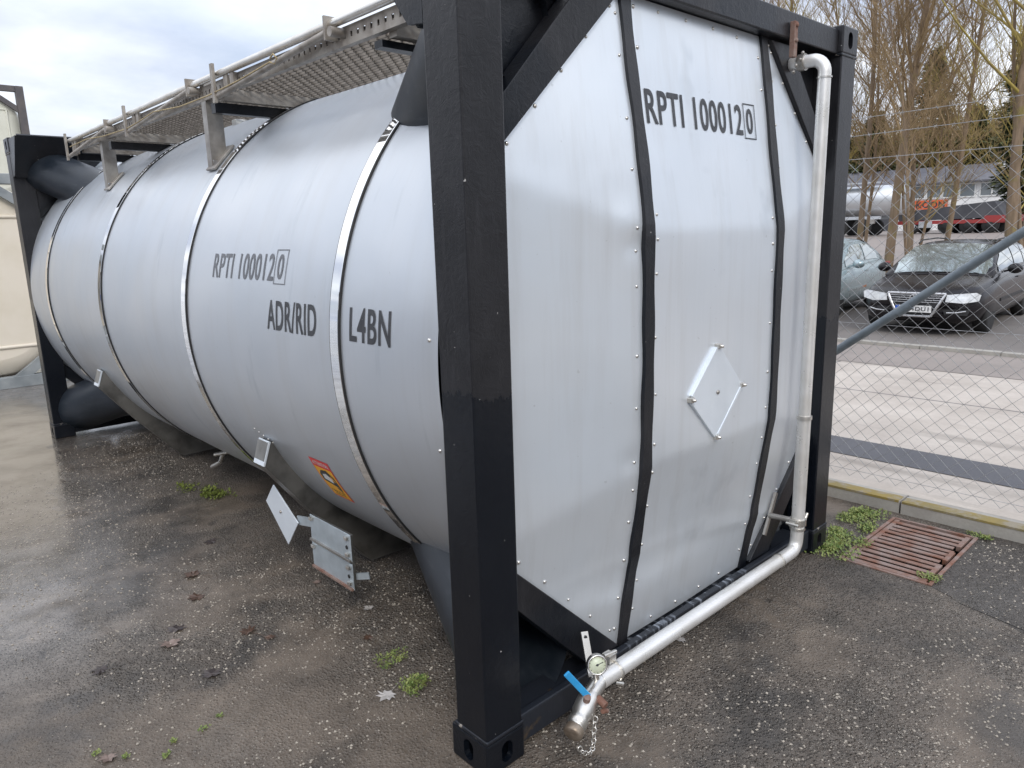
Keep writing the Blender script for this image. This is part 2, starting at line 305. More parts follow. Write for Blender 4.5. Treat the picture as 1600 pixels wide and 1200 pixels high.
M['gframe'] = simple('grey_blue_frame', (0.30, 0.32, 0.325), (0.20, 0.22, 0.23), 0.5, 0, 4)
M['dframe'] = simple('dull_brown_grey_frame', (0.085, 0.08, 0.085), (0.12, 0.105, 0.10), 0.6, 0, 5)
# ------------------------------------------------------------------ mesh helpers
def tag(o, label=None, cat=None, group=None, kind=None):
    for k, v in (('label', label), ('category', cat), ('group', group), ('kind', kind)):
        if v: o[k] = v
    return o
def empty(name, loc=(0, 0, 0), rz=0.0, **k):
    o = bpy.data.objects.new(name, None); o.location = loc; o.rotation_euler = (0, 0, rz); o.empty_display_size = 0.2
    COL.objects.link(o); return tag(o, **k)
class MB:
    def __init__(s): s.v = []; s.f = []; s.sm = []; s.mi = []; s.cur = 0
    def add(s, vs, fs, smooth=False):
        b = len(s.v); s.v += [tuple(v) for v in vs]
        for f in fs: s.f.append([b + i for i in f]); s.sm.append(smooth); s.mi.append(s.cur)
        return s
    def box(s, a, b):
        x0, y0, z0 = (min(a[i], b[i]) for i in range(3)); x1, y1, z1 = (max(a[i], b[i]) for i in range(3))
        return s.add([(x0, y0, z0), (x1, y0, z0), (x1, y1, z0), (x0, y1, z0), (x0, y0, z1), (x1, y0, z1), (x1, y1, z1), (x0, y1, z1)],
                     [(0, 3, 2, 1), (4, 5, 6, 7), (0, 1, 5, 4), (1, 2, 6, 5), (2, 3, 7, 6), (3, 0, 4, 7)])
    def bar(s, p, q, w, h, upv=(0, 0, 1)):
        """rectangular bar from p to q, w across, h along upv"""
        p, q = Vector(p), Vector(q); d = (q - p).normalized(); u = Vector(upv); sd_ = d.cross(u).normalized(); u = sd_.cross(d).normalized()
        vs = [c + sd_ * (a * w / 2) + u * (b * h / 2) for c in (p, q) for a, b in ((-1, -1), (1, -1), (1, 1), (-1, 1))]
        return s.add(vs, [(3, 2, 1, 0), (4, 5, 6, 7), (0, 1, 5, 4), (1, 2, 6, 5), (2, 3, 7, 6), (3, 0, 4, 7)])
    def tube(s, pts, r, n=12, caps=True, rs=None):
        pts = [Vector(p) for p in pts]; rings = []; prev = None; vs = []
        for i, p in enumerate(pts):
            d = (pts[min(i + 1, len(pts) - 1)] - pts[max(i - 1, 0)]).normalized()
            if prev is None: u = d.orthogonal().normalized()
            else: u = (prev - d * prev.dot(d)).normalized()
            prev = u; w = d.cross(u); rr = rs[i] if rs else r
            vs += [p + (u * math.cos(2 * math.pi * k / n) + w * math.sin(2 * math.pi * k / n)) * rr for k in range(n)]
        fs = [(i * n + k, i * n + (k + 1) % n, (i + 1) * n + (k + 1) % n, (i + 1) * n + k) for i in range(len(pts) - 1) for k in range(n)]
        s.add(vs, fs, True)
        if caps:
            s.add(vs[:n], [tuple(range(n - 1, -1, -1))]); s.add(vs[-n:], [tuple(range(n))])
        return s
    def prism(s, poly, d):
        """extrude polygon (3d points) by vector d"""
        n = len(poly); P = [Vector(p) for p in poly]; d = Vector(d)
        nor = sum(((P[i] - P[0]).cross(P[i + 1] - P[0]) for i in range(1, n - 1)), Vector())
        if nor.dot(d) > 0: P = P[::-1]
        vs = P + [p + d for p in P]
        return s.add(vs, [tuple(range(n)), tuple(range(2 * n - 1, n - 1, -1))] + [(i, n + i, n + (i + 1) % n, (i + 1) % n) for i in range(n)])
    def lathe(s, c, axis, prof, n=24):
        """prof: (distance along axis, radius)"""
        c = Vector(c); a = Vector(axis).normalized(); u = a.orthogonal().normalized(); w = a.cross(u)
        vs = [c + a * t + (u * math.cos(2 * math.pi * k / n) + w * math.sin(2 * math.pi * k / n)) * r for t, r in prof for k in range(n)]
        fs = [(i * n + k, i * n + (k + 1) % n, (i + 1) * n + (k + 1) % n, (i + 1) * n + k) for i in range(len(prof) - 1) for k in range(n)]
        s.add(vs, fs, True)
        if prof[0][1] > 1e-5: s.add(vs[:n], [tuple(range(n - 1, -1, -1))])
        if prof[-1][1] > 1e-5: s.add(vs[-n:], [tuple(range(n))])
        return s
    def mesh(s, name, mats, bevel=0.0):
        me = bpy.data.meshes.new(name); me.from_pydata(s.v, [], s.f)
        for i, p in enumerate(me.polygons): p.use_smooth = s.sm[i]; p.material_index = s.mi[i]
        for mm in (mats if isinstance(mats, (list, tuple)) else [mats]): me.materials.append(mm)
        if bevel:
            bm = bmesh.new(); bm.from_mesh(me); bmesh.ops.remove_doubles(bm, verts=bm.verts, dist=1e-6)
            bmesh.ops.recalc_face_normals(bm, faces=bm.faces)
            ed = [e for e in bm.edges if len(e.link_faces) == 2 and e.calc_face_angle(0) > 0.5]
            bmesh.ops.bevel(bm, geom=ed, offset=bevel, segments=2, affect='EDGES', profile=0.5, clamp_overlap=True)
            bm.to_mesh(me); bm.free()
        me.update(); return me
    def build(s, name, mats, parent=None, bevel=0.0, **k):
        o = bpy.data.objects.new(name, s.mesh(name, mats, bevel)); COL.objects.link(o); o.parent = parent
        return tag(o, **k)
def obj(name, me, parent=None, **k):
    o = bpy.data.objects.new(name, me); COL.objects.link(o); o.parent = parent; return tag(o, **k)
def boolcut(o, cutter_mb):
    c = cutter_mb.build('cut', M['trim']); md = o.modifiers.new('b', 'BOOLEAN'); md.object = c; md.solver = 'EXACT'
    dg = bpy.context.evaluated_depsgraph_get(); me = bpy.data.meshes.new_from_object(o.evaluated_get(dg))
    o.modifiers.clear(); o.data = me; bpy.data.objects.remove(c); return o
def copy_tree(o, parent=None):
    c = o.copy(); COL.objects.link(c); c.parent = parent
    for ch in list(o.children): copy_tree(ch, c)
    return c
def text_geo(s, bold=0.0):
    cu = bpy.data.curves.new('t', 'FONT'); cu.body = s; cu.offset = bold; cu.resolution_u = 5; cu.space_character = 1.0 + 5.5 * bold; cu.fill_mode = 'BOTH'
    o = bpy.data.objects.new('t', cu); COL.objects.link(o)
    me = bpy.data.meshes.new_from_object(o.evaluated_get(bpy.context.evaluated_depsgraph_get()))
    bm = bmesh.new(); bm.from_mesh(me); ya_ = min(v.co.y for v in bm.verts); yb_ = max(v.co.y for v in bm.verts)
    for k in range(1, 8): bmesh.ops.bisect_plane(bm, geom=bm.verts[:] + bm.edges[:] + bm.faces[:], dist=1e-6, plane_co=(0, ya_ + (yb_ - ya_) * k / 8, 0), plane_no=(0, 1, 0))
    bm.to_mesh(me); bm.free()
    vs = [tuple(v.co) for v in me.vertices]; fs = [tuple(p.vertices) for p in me.polygons]
    bpy.data.objects.remove(o); bpy.data.meshes.remove(me)
    x0 = min(v[0] for v in vs); x1 = max(v[0] for v in vs); y0 = min(v[1] for v in vs); y1 = max(v[1] for v in vs)
    return [((v[0] - x0) / (x1 - x0), (v[1] - y0) / (y1 - y0)) for v in vs], fs
def text_on(mb, s, f, bold=0.0):
    """f maps (u,v) in 0..1 to a 3d point"""
    vs, fs = text_geo(s, bold); mb.add([f(u, v) for u, v in vs], fs)
def ring_frame(mb, f, u0, v0, u1, v1, du, dv):
    L4 = [(u0, v0, u1, v0 + dv), (u0, v1 - dv, u1, v1)] + [(uu, v0 + dv + (v1 - v0 - 2 * dv) * k / 8, uu + du, v0 + dv + (v1 - v0 - 2 * dv) * (k + 1) / 8) for uu in (u0, u1 - du) for k in range(8)]
    for a, b, c_, d in L4 or ((u0, v0, u1, v0 + dv), (u0, v1 - dv, u1, v1), (u0, v0 + dv, u0 + du, v1 - dv), (u1 - du, v0 + dv, u1, v1 - dv)):
        mb.add([f(a, b), f(c_, b), f(c_, d), f(a, d)], [(0, 1, 2, 3)])
rnd = random.Random(7)
# ================================================================== TANK CONTAINER
WID, LEN, HGT = 2.438, 6.058, 2.591
CX, CZ, CR = 1.219, 1.292, 1.218
def mir(mb, fx=False, fy=False, fz=False):
    mb.v = [((WID - x) if fx else x, (LEN - y) if fy else y, (2 * CZ - z + (HGT - 2 * CZ) if fz else z)) for x, y, z in mb.v]
    if (fx + fy + fz) % 2: mb.f = [f[::-1] for f in mb.f]
    return mb
tank = empty('tank_container', label='silver tank container with lettered cladding in a black steel frame', cat='tank container')
# corner castings: hollow blocks with oval apertures
def casting_mesh():
    mb = MB().box((0, 0, 0), (0.164, 0.18, 0.12)); o = mb.build('c', M['frame'], None, bevel=0.007)
    def stad(c, ax, hw, hh, d):
        pts = []
        for k in range(24):
            a = 2 * math.pi * k / 24; u = hw * math.cos(a); v = hw * math.sin(a) + (hh - hw) * (1 if math.sin(a) >= 0 else -1)
            pts.append((c[0] + u, c[1] - d, c[2] + v) if ax == 1 else (c[0] - d, c[1] + u, c[2] + v))
        return pts
    boolcut(o, MB().box((0.022, 0.022, 0.018), (0.142, 0.158, 0.102)))
    boolcut(o, MB().prism(stad((0.085, 0, 0.06), 1, 0.024, 0.037, 0.02), (0, 0.08, 0)))
    boolcut(o, MB().prism(stad((0, 0.095, 0.06), 0, 0.024, 0.037, 0.02), (0.08, 0, 0)))
    me = o.data; bpy.data.objects.remove(o); me.materials.clear(); me.materials.append(M['frame']); return me
CAST = casting_mesh()
def cast_at(fx, fy, fz, parent):
    me = CAST.copy()
    A = Matrix.Identity(4)
    if fz: A = Matrix.Translation((0, 0, HGT)) @ Matrix.Scale(-1, 4, (0, 0, 1)) @ A
    if fy: A = Matrix.Translation((0, LEN, 0)) @ Matrix.Scale(-1, 4, (0, 1, 0)) @ A
    if fx: A = Matrix.Translation((WID, 0, 0)) @ Matrix.Scale(-1, 4, (1, 0, 0)) @ A
    me.transform(A)
    if (fx + fy + fz) % 2: me.flip_normals()
    obj('corner_casting', me, parent)
def barrel(fx, fy, fz):
    A = Vector((0.245, 0.10, 0.245)); B = Vector((0.505, 0.74, 0.475 if fz else 0.46)); A.x += 0 if fz else 0.02; B.x += 0 if fz else 0.015; d = (B - A).normalized(); u = d.cross(Vector((0, 0, 1))).normalized(); w = u.cross(d)
    n = 40; vs = []; rings = 7; r = 0.182 if fz else 0.212
    for i in range(rings):
        for k in range(n):
            a = 2 * math.pi * k / n; off = (u * math.cos(a) + w * math.sin(a)) * r
            p0 = A + off; p0 = p0 + d * ((0.10 - p0.y) / d.y)
            t = 0
            while t < 1.1 and math.hypot((p0 + d * t).x - CX, (p0 + d * t).z - CZ) > 1.205: t += 0.005
            vs.append(p0 + d * min(t, 1.0) * i / (rings - 1))
    fs = [(i * n + k, i * n + (k + 1) % n, (i + 1) * n + (k + 1) % n, (i + 1) * n + k) for i in range(rings - 1) for k in range(n)]
    mb = MB().add(vs, fs, True)
    return mir(mb, fx, fy, fz).build('support_barrel', M['barrel'], tank)
for fy in (False, True):
    for fx in (False, True):
        p = mir(MB().box((0.004, 0.004, 0.119), (0.158, 0.155, HGT - 0.119)), fx, fy).build('corner_post', M['post'], tank, bevel=0.006)
        c = mir(MB().add([], []), fx, fy)
        # welded collars above / below the castings
        for z0 in (0.119, HGT - 0.133): mir(MB().box((0.0, 0.0, z0), (0.166, 0.166, z0 + 0.014)), fx, fy).build('weld_collar', M['scuff'], p, bevel=0.005)
        cast_at(fx, fy, False, p); cast_at(fx, fy, True, p)
        for fz in (False, True):
            barrel(fx, fy, fz)
            # diagonal brace of the end frame (channel section)
            mb = MB(); y0, y1 = 0.052, 0.125
            mb.prism([(0.158, y0, 0.665), (0.158, y0, 0.535), (0.545, y0, 0.135), (0.725, y0, 0.135)], (0, y1 - y0, 0))
            mir(mb, fx, fy, fz).build('diagonal_brace', M['frame'], tank, bevel=0.004)
        # top gusset: side triangle, sloped inner plate, back plate
        mb = MB()
        mb.prism([(0.006, 0.156, 2.272), (0.006, 0.225, 2.28), (0.006, 0.46, 2.575), (0.006, 0.156, 2.575)], (0.012, 0, 0))
        mb.prism([(0.02, 0.20, 2.27), (0.02, 0.455, 2.58), (0.50, 0.455, 2.58), (0.50, 0.20, 2.27)], (0, -0.012, 0.01))
        mir(mb, fx, fy).build('gusset_plate', M['frame'], tank)
        mb = MB().prism([(0.16, 0.135, 2.0), (0.16, 0.135, 2.47), (0.66, 0.135, 2.47)], (0, 0.01, 0))
        mir(mb, fx, fy).build('corner_web', M['frame'], tank)
    mir(MB().box((0.166, 0.022, 2.466), (WID - 0.166, 0.125, 2.574)), False, fy).build('top_rail', M['frame'], tank, bevel=0.006)
    mb = MB().box((0.166, 0.022, 0.028), (WID - 0.166, 0.052, 0.132)); mb.box((0.166, 0.0525, 0.028), (WID - 0.166, 0.17, 0.10))
    mir(mb, False, fy).build('bottom_rail', M['worn'] if not fy else M['frame'], tank, bevel=0.005)
    mb = MB(); n = 96
    mb.lathe((CX, 0.147, CZ), (0, 1, 0), [(0, 0.02), (0, 1.205), (0.012, 1.205)], n)
    mir(mb, False, fy).build('end_skirt', M['frame'], tank)
# --- shell
def skin_dent(y, a):
    """gentle real unevenness of the sheet"""
    return 0.0011 * math.sin(2.1 * y + 3 * a) * math.sin(3.3 * a + 1.2 * y) + 0.0004 * math.sin(7 * y + 1.3) * math.sin(9 * a)
mb = MB(); ny, na = 90, 288; ys = [0.158 + (5.90 - 0.158) * i / ny for i in range(ny + 1)]
vs = []
for y in ys:
    for k in range(na):
        a = 2 * math.pi * k / na; r = CR + skin_dent(y, a) * min(1, min(y - 0.1, 5.958 - y) / 0.3)
        vs.append((CX + r * math.cos(a), y, CZ + r * math.sin(a)))
mb.add(vs, [(i * na + (k + 1) % na, i * na + k, (i + 1) * na + k, (i + 1) * na + (k + 1) % na) for i in range(ny) for k in range(na)][::1], True)
shell = mb.build('tank_shell', M['clad'], tank)
def cyl_pt(y, z, off=0.0015):
    a_ = math.pi + math.asin((CZ - z) / CR); r = CR + off + skin_dent(y, a_); return (CX - math.sqrt(r * r - (z - CZ) ** 2), y, z)
for i, y0 in enumerate((0.724, 2.201, 3.711, 5.228)):
    mb = MB()
    for pr in ([(-0.002, CR - 0.002), (-0.002, CR + 0.0075)], [(-0.002, CR + 0.0075), (0.0, CR + 0.0085)], [(0.0, CR + 0.0085), (0.054, CR + 0.0085)], [(0.054, CR + 0.0085), (0.056, CR + 0.0075)], [(0.056, CR + 0.0075), (0.056, CR - 0.002)]):
        q_ = MB().lathe((CX, y0, CZ), (0, 1, 0), pr, 288); mb.add(q_.v[:576], q_.f[:288], True)
    b = mb.build('cladding_band', M['chrome'], shell)
    mb = MB()
    for q, w_ in ((-0.0105, 0.008), (0.0565, 0.004)): mb.lathe((CX, y0 + q, CZ), (0, 1, 0), [(0, CR - 0.002), (0, CR + 0.0065), (w_, CR + 0.0065), (w_, CR - 0.002)], 288)
    mb.build('rubber_seal', M['rubber'], shell)
# lettering on the side
def f_side(ya, yb, za, zb, off=0.0016):
    return lambda u, v: cyl_pt(ya + (yb - ya) * u, za + (zb - za) * v, off)
mb = MB(); text_on(mb, 'RPTI 100012', f_side(1.883, 1.262, 1.543, 1.652), 0.012)
mb.build('lettering', M['inkg'], shell, label='grey serial number on the side'); mb = MB(); text_on(mb, '0', f_side(1.230, 1.180, 1.552, 1.650), 0.012); ring_frame(mb, f_side(1.254, 1.152, 1.532, 1.668), 0, 0, 1, 1, 0.045, 0.03)
mb.build('boxed_digit', M['inkg'], shell, label='grey boxed check digit on the side')
mb = MB(); text_on(mb, 'ADR/RID', f_side(1.295, 0.888, 1.350, 1.470), 0.016); mb.build('lettering', M['ink'], shell, label='black lettering left of the nearest band')
mb = MB(); text_on(mb, 'L4BN', f_side(0.655, 0.405, 1.358, 1.475), 0.018); mb.build('lettering', M['ink'], shell, label='black lettering right of the nearest band')
# warning sticker: red header, yellow field, black pictogram
F = f_side(1.252, 1.088, 0.588, 0.792, 0.0012); F2 = f_side(1.252, 1.088, 0.588, 0.792, 0.0020); F3 = f_side(1.252, 1.088, 0.588, 0.792, 0.0028)
mb = MB()
def grid_on(mb, f, u0, v0, u1, v1, n=8):
    vs = [f(u0 + (u1 - u0) * i, v0 + (v1 - v0) * j / n) for j in range(n + 1) for i in (0, 1)]
    mb.add(vs, [(2 * j, 2 * j + 1, 2 * j + 3, 2 * j + 2) for j in range(n)])
mb.cur = 0; grid_on(mb, F, 0, 0, 1, 1); mb.cur = 1; grid_on(mb, F2, 0.05, 0.04, 0.95, 0.80)
mb.cur = 2
mb.add([F3(u, v) for u, v in ((0.14, 0.44), (0.86, 0.34), (0.86, 0.62), (0.62, 0.76), (0.30, 0.72), (0.14, 0.60))], [(0, 1, 2, 3, 4, 5)])
mb.add([F3(u, v) for u, v in ((0.62, 0.34), (0.86, 0.34), (0.80, 0.22))], [(0, 1, 2)])
mb.cur = 3; F4 = f_side(1.252, 1.088, 0.588, 0.792, 0.0036)
mb.add([F4(u, v) for u, v in ((0.26, 0.50), (0.66, 0.44), (0.72, 0.56), (0.52, 0.66), (0.30, 0.62))], [(0, 1, 2, 3, 4)])
text_on(mb, 'ATTENTION', lambda u, v: F2(0.1 + 0.8 * u, 0.85 + 0.09 * v), 0.01)
mb.cur = 2; text_on(mb, 'RISQUE DE', lambda u, v: F3(0.14 + 0.7 * u, 0.16 + 0.05 * v), 0.01); text_on(mb, 'CHUTE', lambda u, v: F3(0.25 + 0.5 * u, 0.08 + 0.055 * v), 0.01)
mb.build('warning_sticker', [M['red'], M['yellow'], M['ink'], M['white']], shell, label='yellow warning sticker with red header')
# small rivets and lap seam over the saddle, rivets near the front edge of the skin
RIV = MB().lathe((0, 0, 0), (0, 0, 1), [(-0.002, 0.0085), (0.002, 0.0085), (0.0055, 0.006), (0.007, 0.0)], 12).mesh('rivet', M['stain'])
def rivet(p, nrm, parent, s=1.0):
    o = obj('rivet', RIV, parent); o.location = p; o.rotation_euler = Vector(nrm).to_track_quat('Z', 'Y').to_euler(); o.scale = (s, s, s); return o
for z in (1.05, 1.40, 1.73, 0.78): p = Vector(cyl_pt(0.20, z, 0.0)); rivet(p, p - Vector((CX, 0.20, CZ)), shell, 0.75)
for i in range(5): p = Vector(cyl_pt(1.74 + 0.0 * i - 0.035 * i, 0.83 - 0.012 * i, 0.0)); rivet(p, p - Vector((CX, p.y, CZ)), shell, 0.45)
# --- end cladding panel (faceted, bulging)
def smin(a, b, k=0.05):
    h = max(k - abs(a - b), 0) / k; return min(a, b) - h * h * k * 0.25
def ysurf(x, z):
    xp = min(x, WID - x)
    fz = smin(smin((z - 0.126) / 0.744, (2.46 - z) / 0.76, 0.03), 1.0, 0.012)
    fx = (xp - 0.10) / 0.66
    fd = smin(((z - 0.126) + 0.95 * (xp - 0.727)) / 0.775, ((2.46 - z) + 0.96 * (xp - 0.69)) / 0.827, 0.05)
    f = smin(smin(fz, fx, 0.03), fd, 0.03)
    dent = 0.010 * math.exp(-((x - 0.70) ** 2 + (z - 1.66) ** 2) / 0.0022) - 0.006 * math.exp(-((x - 0.66) ** 2 + (z - 1.72) ** 2) / 0.004) + 0.007 * math.exp(-((x - 0.70) ** 2 + (z - 0.90) ** 2) / 0.002)
    wave = 0.0028 * math.sin(4.1 * x + 2.7 * z) * math.sin(5.3 * z + 1.0) + 0.0016 * math.sin(9 * x + 4 * z) * math.sin(6 * z)
    crease = -0.006 * math.exp(-((z - 0.40 - 0.10 * math.sin(2.0 * x)) / 0.035) ** 2) * (1 if x > 0.78 else 0.6)
    return 0.075 - 0.115 * max(0, min(1, f)) + dent + wave + crease
def zlo(x): xp = min(x, WID - x); return 0.126 + max(0, 0.727 - xp) * 0.95
def zhi(x): xp = min(x, WID - x); return 2.462 - max(0, 0.69 - xp) * 0.96
mb = MB(); nx, nz_ = 110, 120; vs = []
for i in range(nx + 1):
    x = 0.17 + (WID - 0.34) * i / nx
    for j in range(nz_ + 1):
        z = zlo(x) + (zhi(x) - zlo(x)) * j / nz_; vs.append((x, ysurf(x, z), z))
mb.add(vs, [(i * (nz_ + 1) + j, (i + 1) * (nz_ + 1) + j, (i + 1) * (nz_ + 1) + j + 1, i * (nz_ + 1) + j + 1) for i in range(nx) for j in range(nz_)], True)
# turned-back rim
rim = [i * (nz_ + 1) for i in range(nx + 1)] + [nx * (nz_ + 1) + j for j in range(1, nz_ + 1)] + [i * (nz_ + 1) + nz_ for i in range(nx - 1, -1, -1)] + [j for j in range(nz_ - 1, 0, -1)]
rv = [vs[i] for i in rim]; k = len(rv)
mb.add(rv + [(p[0], 0.12, p[2]) for p in rv], [(i, k + i, k + (i + 1) % k, (i + 1) % k) for i in range(k)])
panel = mb.build('end_panel', M['panel'], tank)
mb = MB().prism([(0.17, 5.975, zlo(0.17)), (0.727, 5.975, 0.126), (WID - 0.727, 5.975, 0.126), (WID - 0.17, 5.975, zlo(0.17)), (WID - 0.17, 5.975, zhi(0.17)), (WID - 0.69, 5.975, 2.462), (0.69, 5.975, 2.462), (0.17, 5.975, zhi(0.17))], (0, 0.02, 0))
mb.build('end_panel', M['panel'], tank)
for sx_ in (0.762, 1.676):
    mb = MB(); prof = []
    n = 60
    for j in range(n + 1):
        z = 0.12 + (2.466 - 0.12) * j / n; w = 0.026 + 0.0022 * math.sin(j * 0.9 + sx_ * 5); wob = 0.0025 * math.sin(j * 0.37 + sx_ * 3)
        y = ysurf(sx_, max(0.13, min(2.455, z))) - 0.004
        prof.append([(sx_ - w + wob, y + 0.009, z), (sx_ - w + wob, y - 0.008, z), (sx_ + w + wob, y - 0.008, z), (sx_ + w + wob, y + 0.009, z)])
    mb.add([p for q in prof for p in q], [(4 * j + c, 4 * j + c + 1, 4 * j + c + 5, 4 * j + c + 4) for j in range(n) for c in range(3)])
    mb.build('cover_strip', M['frame'], panel)
zs = [0.24, 0.38, 0.53, 0.68, 0.81, 0.93, 1.10, 1.31, 1.52, 1.66, 1.75, 1.93, 2.10, 2.27, 2.41]
rp = []
for sx_ in (0.762, 1.676):
    for s_ in (-1, 1):
        for z in zs:
            if not (1.9 < z < 2.2 and s_ > 0 and sx_ < 1 or 1.9 < z < 2.2 and s_ < 0 and sx_ > 1): rp.append((sx_ + s_ * (0.048 + 0.004 * rnd.random()), z + 0.02 * s_ + rnd.uniform(-0.02, 0.02)))
for fx in (0, 1):
    for t in (0.06, 0.28, 0.5, 0.72, 0.93):
        x = 0.19 + (0.727 - 0.19) * t; xx = WID - x if fx else x
        rp.append((xx, zlo(x) + 0.045)); rp.append((xx, zhi(x) - 0.05))
for x in (0.95, 1.12, 1.30, 1.47): rp.append((x, 2.44 + rnd.uniform(-0.01, 0))); rp.append((x, 0.16))
for x, z in rp:
    yy = ysurf(x, z); nx_ = (ysurf(x + 0.01, z) - yy) / 0.01; nz2_ = (ysurf(x, z + 0.01) - yy) / 0.01
    rivet((x, yy, z), (nx_, -1, nz2_), panel, rnd.uniform(0.65, 0.85))
f_end = lambda xa, xb, za, zb, off=0.0025: (lambda u, v: (xa + (xb - xa) * u, ysurf(xa + (xb - xa) * u, za + (zb - za) * v) - off, za + (zb - za) * v))
mb = MB(); text_on(mb, 'RPTI 100012', f_end(0.822, 1.452, 2.056, 2.172), 0.014)
mb.build('lettering', M['ink'], panel, label='dark serial number on the end panel'); mb = MB(); text_on(mb, '0', f_end(1.484, 1.532, 2.066, 2.164), 0.014); ring_frame(mb, f_end(1.464, 1.552, 2.046, 2.182), 0, 0, 1, 1, 0.05, 0.03)
mb.build('boxed_digit', M['ink'], panel, label='dark boxed check digit on the end panel')
# diamond placard holder
dc = Vector((1.212, 0, 1.069)); hd = 0.188
def dia(h, y): return [(dc.x, y, dc.z + h), (dc.x - h, y, dc.z), (dc.x, y, dc.z - h), (dc.x + h, y, dc.z)]
ph = MB().prism(dia(hd, -0.050), (0, 0.006, 0)); 
for i in range(4):
    a = Vector(dia(hd, -0.05)[i]); b = Vector(dia(hd, -0.05)[(i + 1) % 4]); 
    if i != 3: ph.bar(a.lerp(b, 0.06) + Vector((0, 0.008, 0)), a.lerp(b, 0.94) + Vector((0, 0.008, 0)), 0.014, 0.022, (0, 1, 0))
ho = ph.build('placard_holder', M['placard'], tank, bevel=0.0015, label='diamond placard holder on the end panel'); ph_parent = ho
for px, pz in ((dc.x, dc.z + hd - 0.004), (dc.x - hd + 0.004, dc.z), (dc.x, dc.z - hd + 0.004), (dc.x + hd - 0.004, dc.z)):
    MBx = MB().box((px - 0.011, -0.060, pz - 0.010), (px + 0.011, -0.036, pz + 0.010)); MBx.build('corner_clip', M['stain'], ph_parent, bevel=0.003)
    MB().lathe((px, -0.03, pz), (0, -1, 0), [(0, 0.006), (0.04, 0.006), (0.042, 0.0)], 10).build('bolt', M['stain'], ho)
MB().lathe((dc.x, -0.046, dc.z), (0, -1, 0), [(0, 0.009), (0.008, 0.009), (0.011, 0.005), (0.011, 0.0)], 10).build('bolt', M['bracket'], ho)
# --- lower saddles
def saddle(fy):
    y0, y1 = (1.60, 1.69)
    L = [(0.083, 0.79), (0.052, 0.686), (0.283, 0.381), (0.585, 0.030), (WID - 0.585, 0.030), (WID - 0.283, 0.381), (WID - 0.052, 0.686), (WID - 0.083, 0.79)]
    arc = []
    for k in range(41):
        a = R(204.5) + (R(335.5) - R(204.5)) * k / 40; arc.append((CX + 1.214 * math.cos(a), CZ + 1.214 * math.sin(a)))
    mb = MB(); outer = [(x, y0, z) for x, z in L]; inner = [(x, y0, z) for x, z in arc]
    # web plates front and back as strips between outer outline (resampled) and arc
    def samp(t):
        seg = [(Vector((L[i][0], L[i][1])), Vector((L[i + 1][0], L[i + 1][1]))) for i in range(len(L) - 1)]; le = [(b - a).length for a, b in seg]; T = sum(le) * t
        for (a, b), l in zip(seg, le):
            if T <= l + 1e-9: return a.lerp(b, T / l)
            T -= l
        return seg[-1][1]
    ts = sorted(set([i / 60 for i in range(61)])); n = len(ts)
    def sarc(t): a = R(204.5) + (R(335.5) - R(204.5)) * t; return Vector((CX + 1.214 * math.cos(a), CZ + 1.214 * math.sin(a)))
    for yy in (y0, y1):
        vs = [];
        for t in ts: o, i_ = samp(t), sarc(t); vs += [(o.x, yy, o.y), (i_.x, yy, i_.y)]
        mb.add(vs, [(2 * i, 2 * i + 2, 2 * i + 3, 2 * i + 1) for i in range(n - 1)])
    vs = []
    for t in ts: o = samp(t); vs += [(o.x, y0 - 0.006, o.y), (o.x, y1 + 0.006, o.y)]
    mb.add(vs, [(2 * i, 2 * i + 1, 2 * i + 3, 2 * i + 2) for i in range(n - 1)])
    return mir(mb, False, fy).build('saddle', M['saddle'], tank)
for fy in (False, True):
    s = saddle(fy)
    for fx in (False, True):
        mb = MB().prism([(0.088, 1.592, 0.795), (0.050, 1.592, 0.682), (0.060, 1.592, 0.678), (0.099, 1.592, 0.790)], (0, 0.106, 0))
        mir(mb, fx, fy).build('end_cap', M['placard'], s, bevel=0.002)
# placard plates hung from the near saddle
pl_ = MB().prism([(0.195, 1.837, 0.497), (0.195, 1.942, 0.385), (0.195, 1.726, 0.208), (0.195, 1.597, 0.359)], (0.006, 0, 0)).build('diamond_plate', M['placard'], tank, bevel=0.0015, label='bare diamond placard plate under the tank side')
MB().lathe((0.195, 1.775, 0.37), (-1, 0, 0), [(0, 0.008), (0.006, 0.007), (0.008, 0)], 8).build('bolt', M['bracket'], pl_)
MB().bar((0.21, 1.62, 0.365), (0.21, 1.44, 0.40), 0.008, 0.045).build('plate_arm', M['galv'], tank)
MB().bar((0.21, 1.12, 0.24), (0.25, 1.06, 0.25), 0.008, 0.03).build('plate_arm', M['galv'], tank)
for zt, zb_, nm in ((0.447, 0.322, 0), (0.310, 0.187, 1)):
    q = MB().prism([(0.190, 1.457, zt), (0.190, 1.457, zb_), (0.190, 1.098, zb_), (0.190, 1.098, zt)], (0.005, 0, 0)).build('number_plate_holder', M['galv'], tank, bevel=0.002)
    MB().bar((0.186, 1.457, zb_ + 0.004), (0.186, 1.10, zb_ + 0.004), 0.012, 0.010).build('holder_lip', M['rust'] if nm else M['bracket'], q)
    for yy, zz in ((1.435, zt - 0.015), (1.12, zt - 0.018), (1.12, zb_ + 0.03)):
        MB().box((0.176, yy - 0.012, zz - 0.008), (0.190, yy + 0.012, zz + 0.008)).build('clip', M['stain'], q, bevel=0.002)
    MB().lathe((0.19, 1.13, zt - 0.065), (-1, 0, 0), [(0, 0.009), (0.003, 0.009), (0.003, 0)], 10).build('bolt', M['rubber'], q)
MB().box((0.197, 1.10, 0.19), (0.206, 1.455, 0.445)).build('backing_plate', M['saddle'], tank)
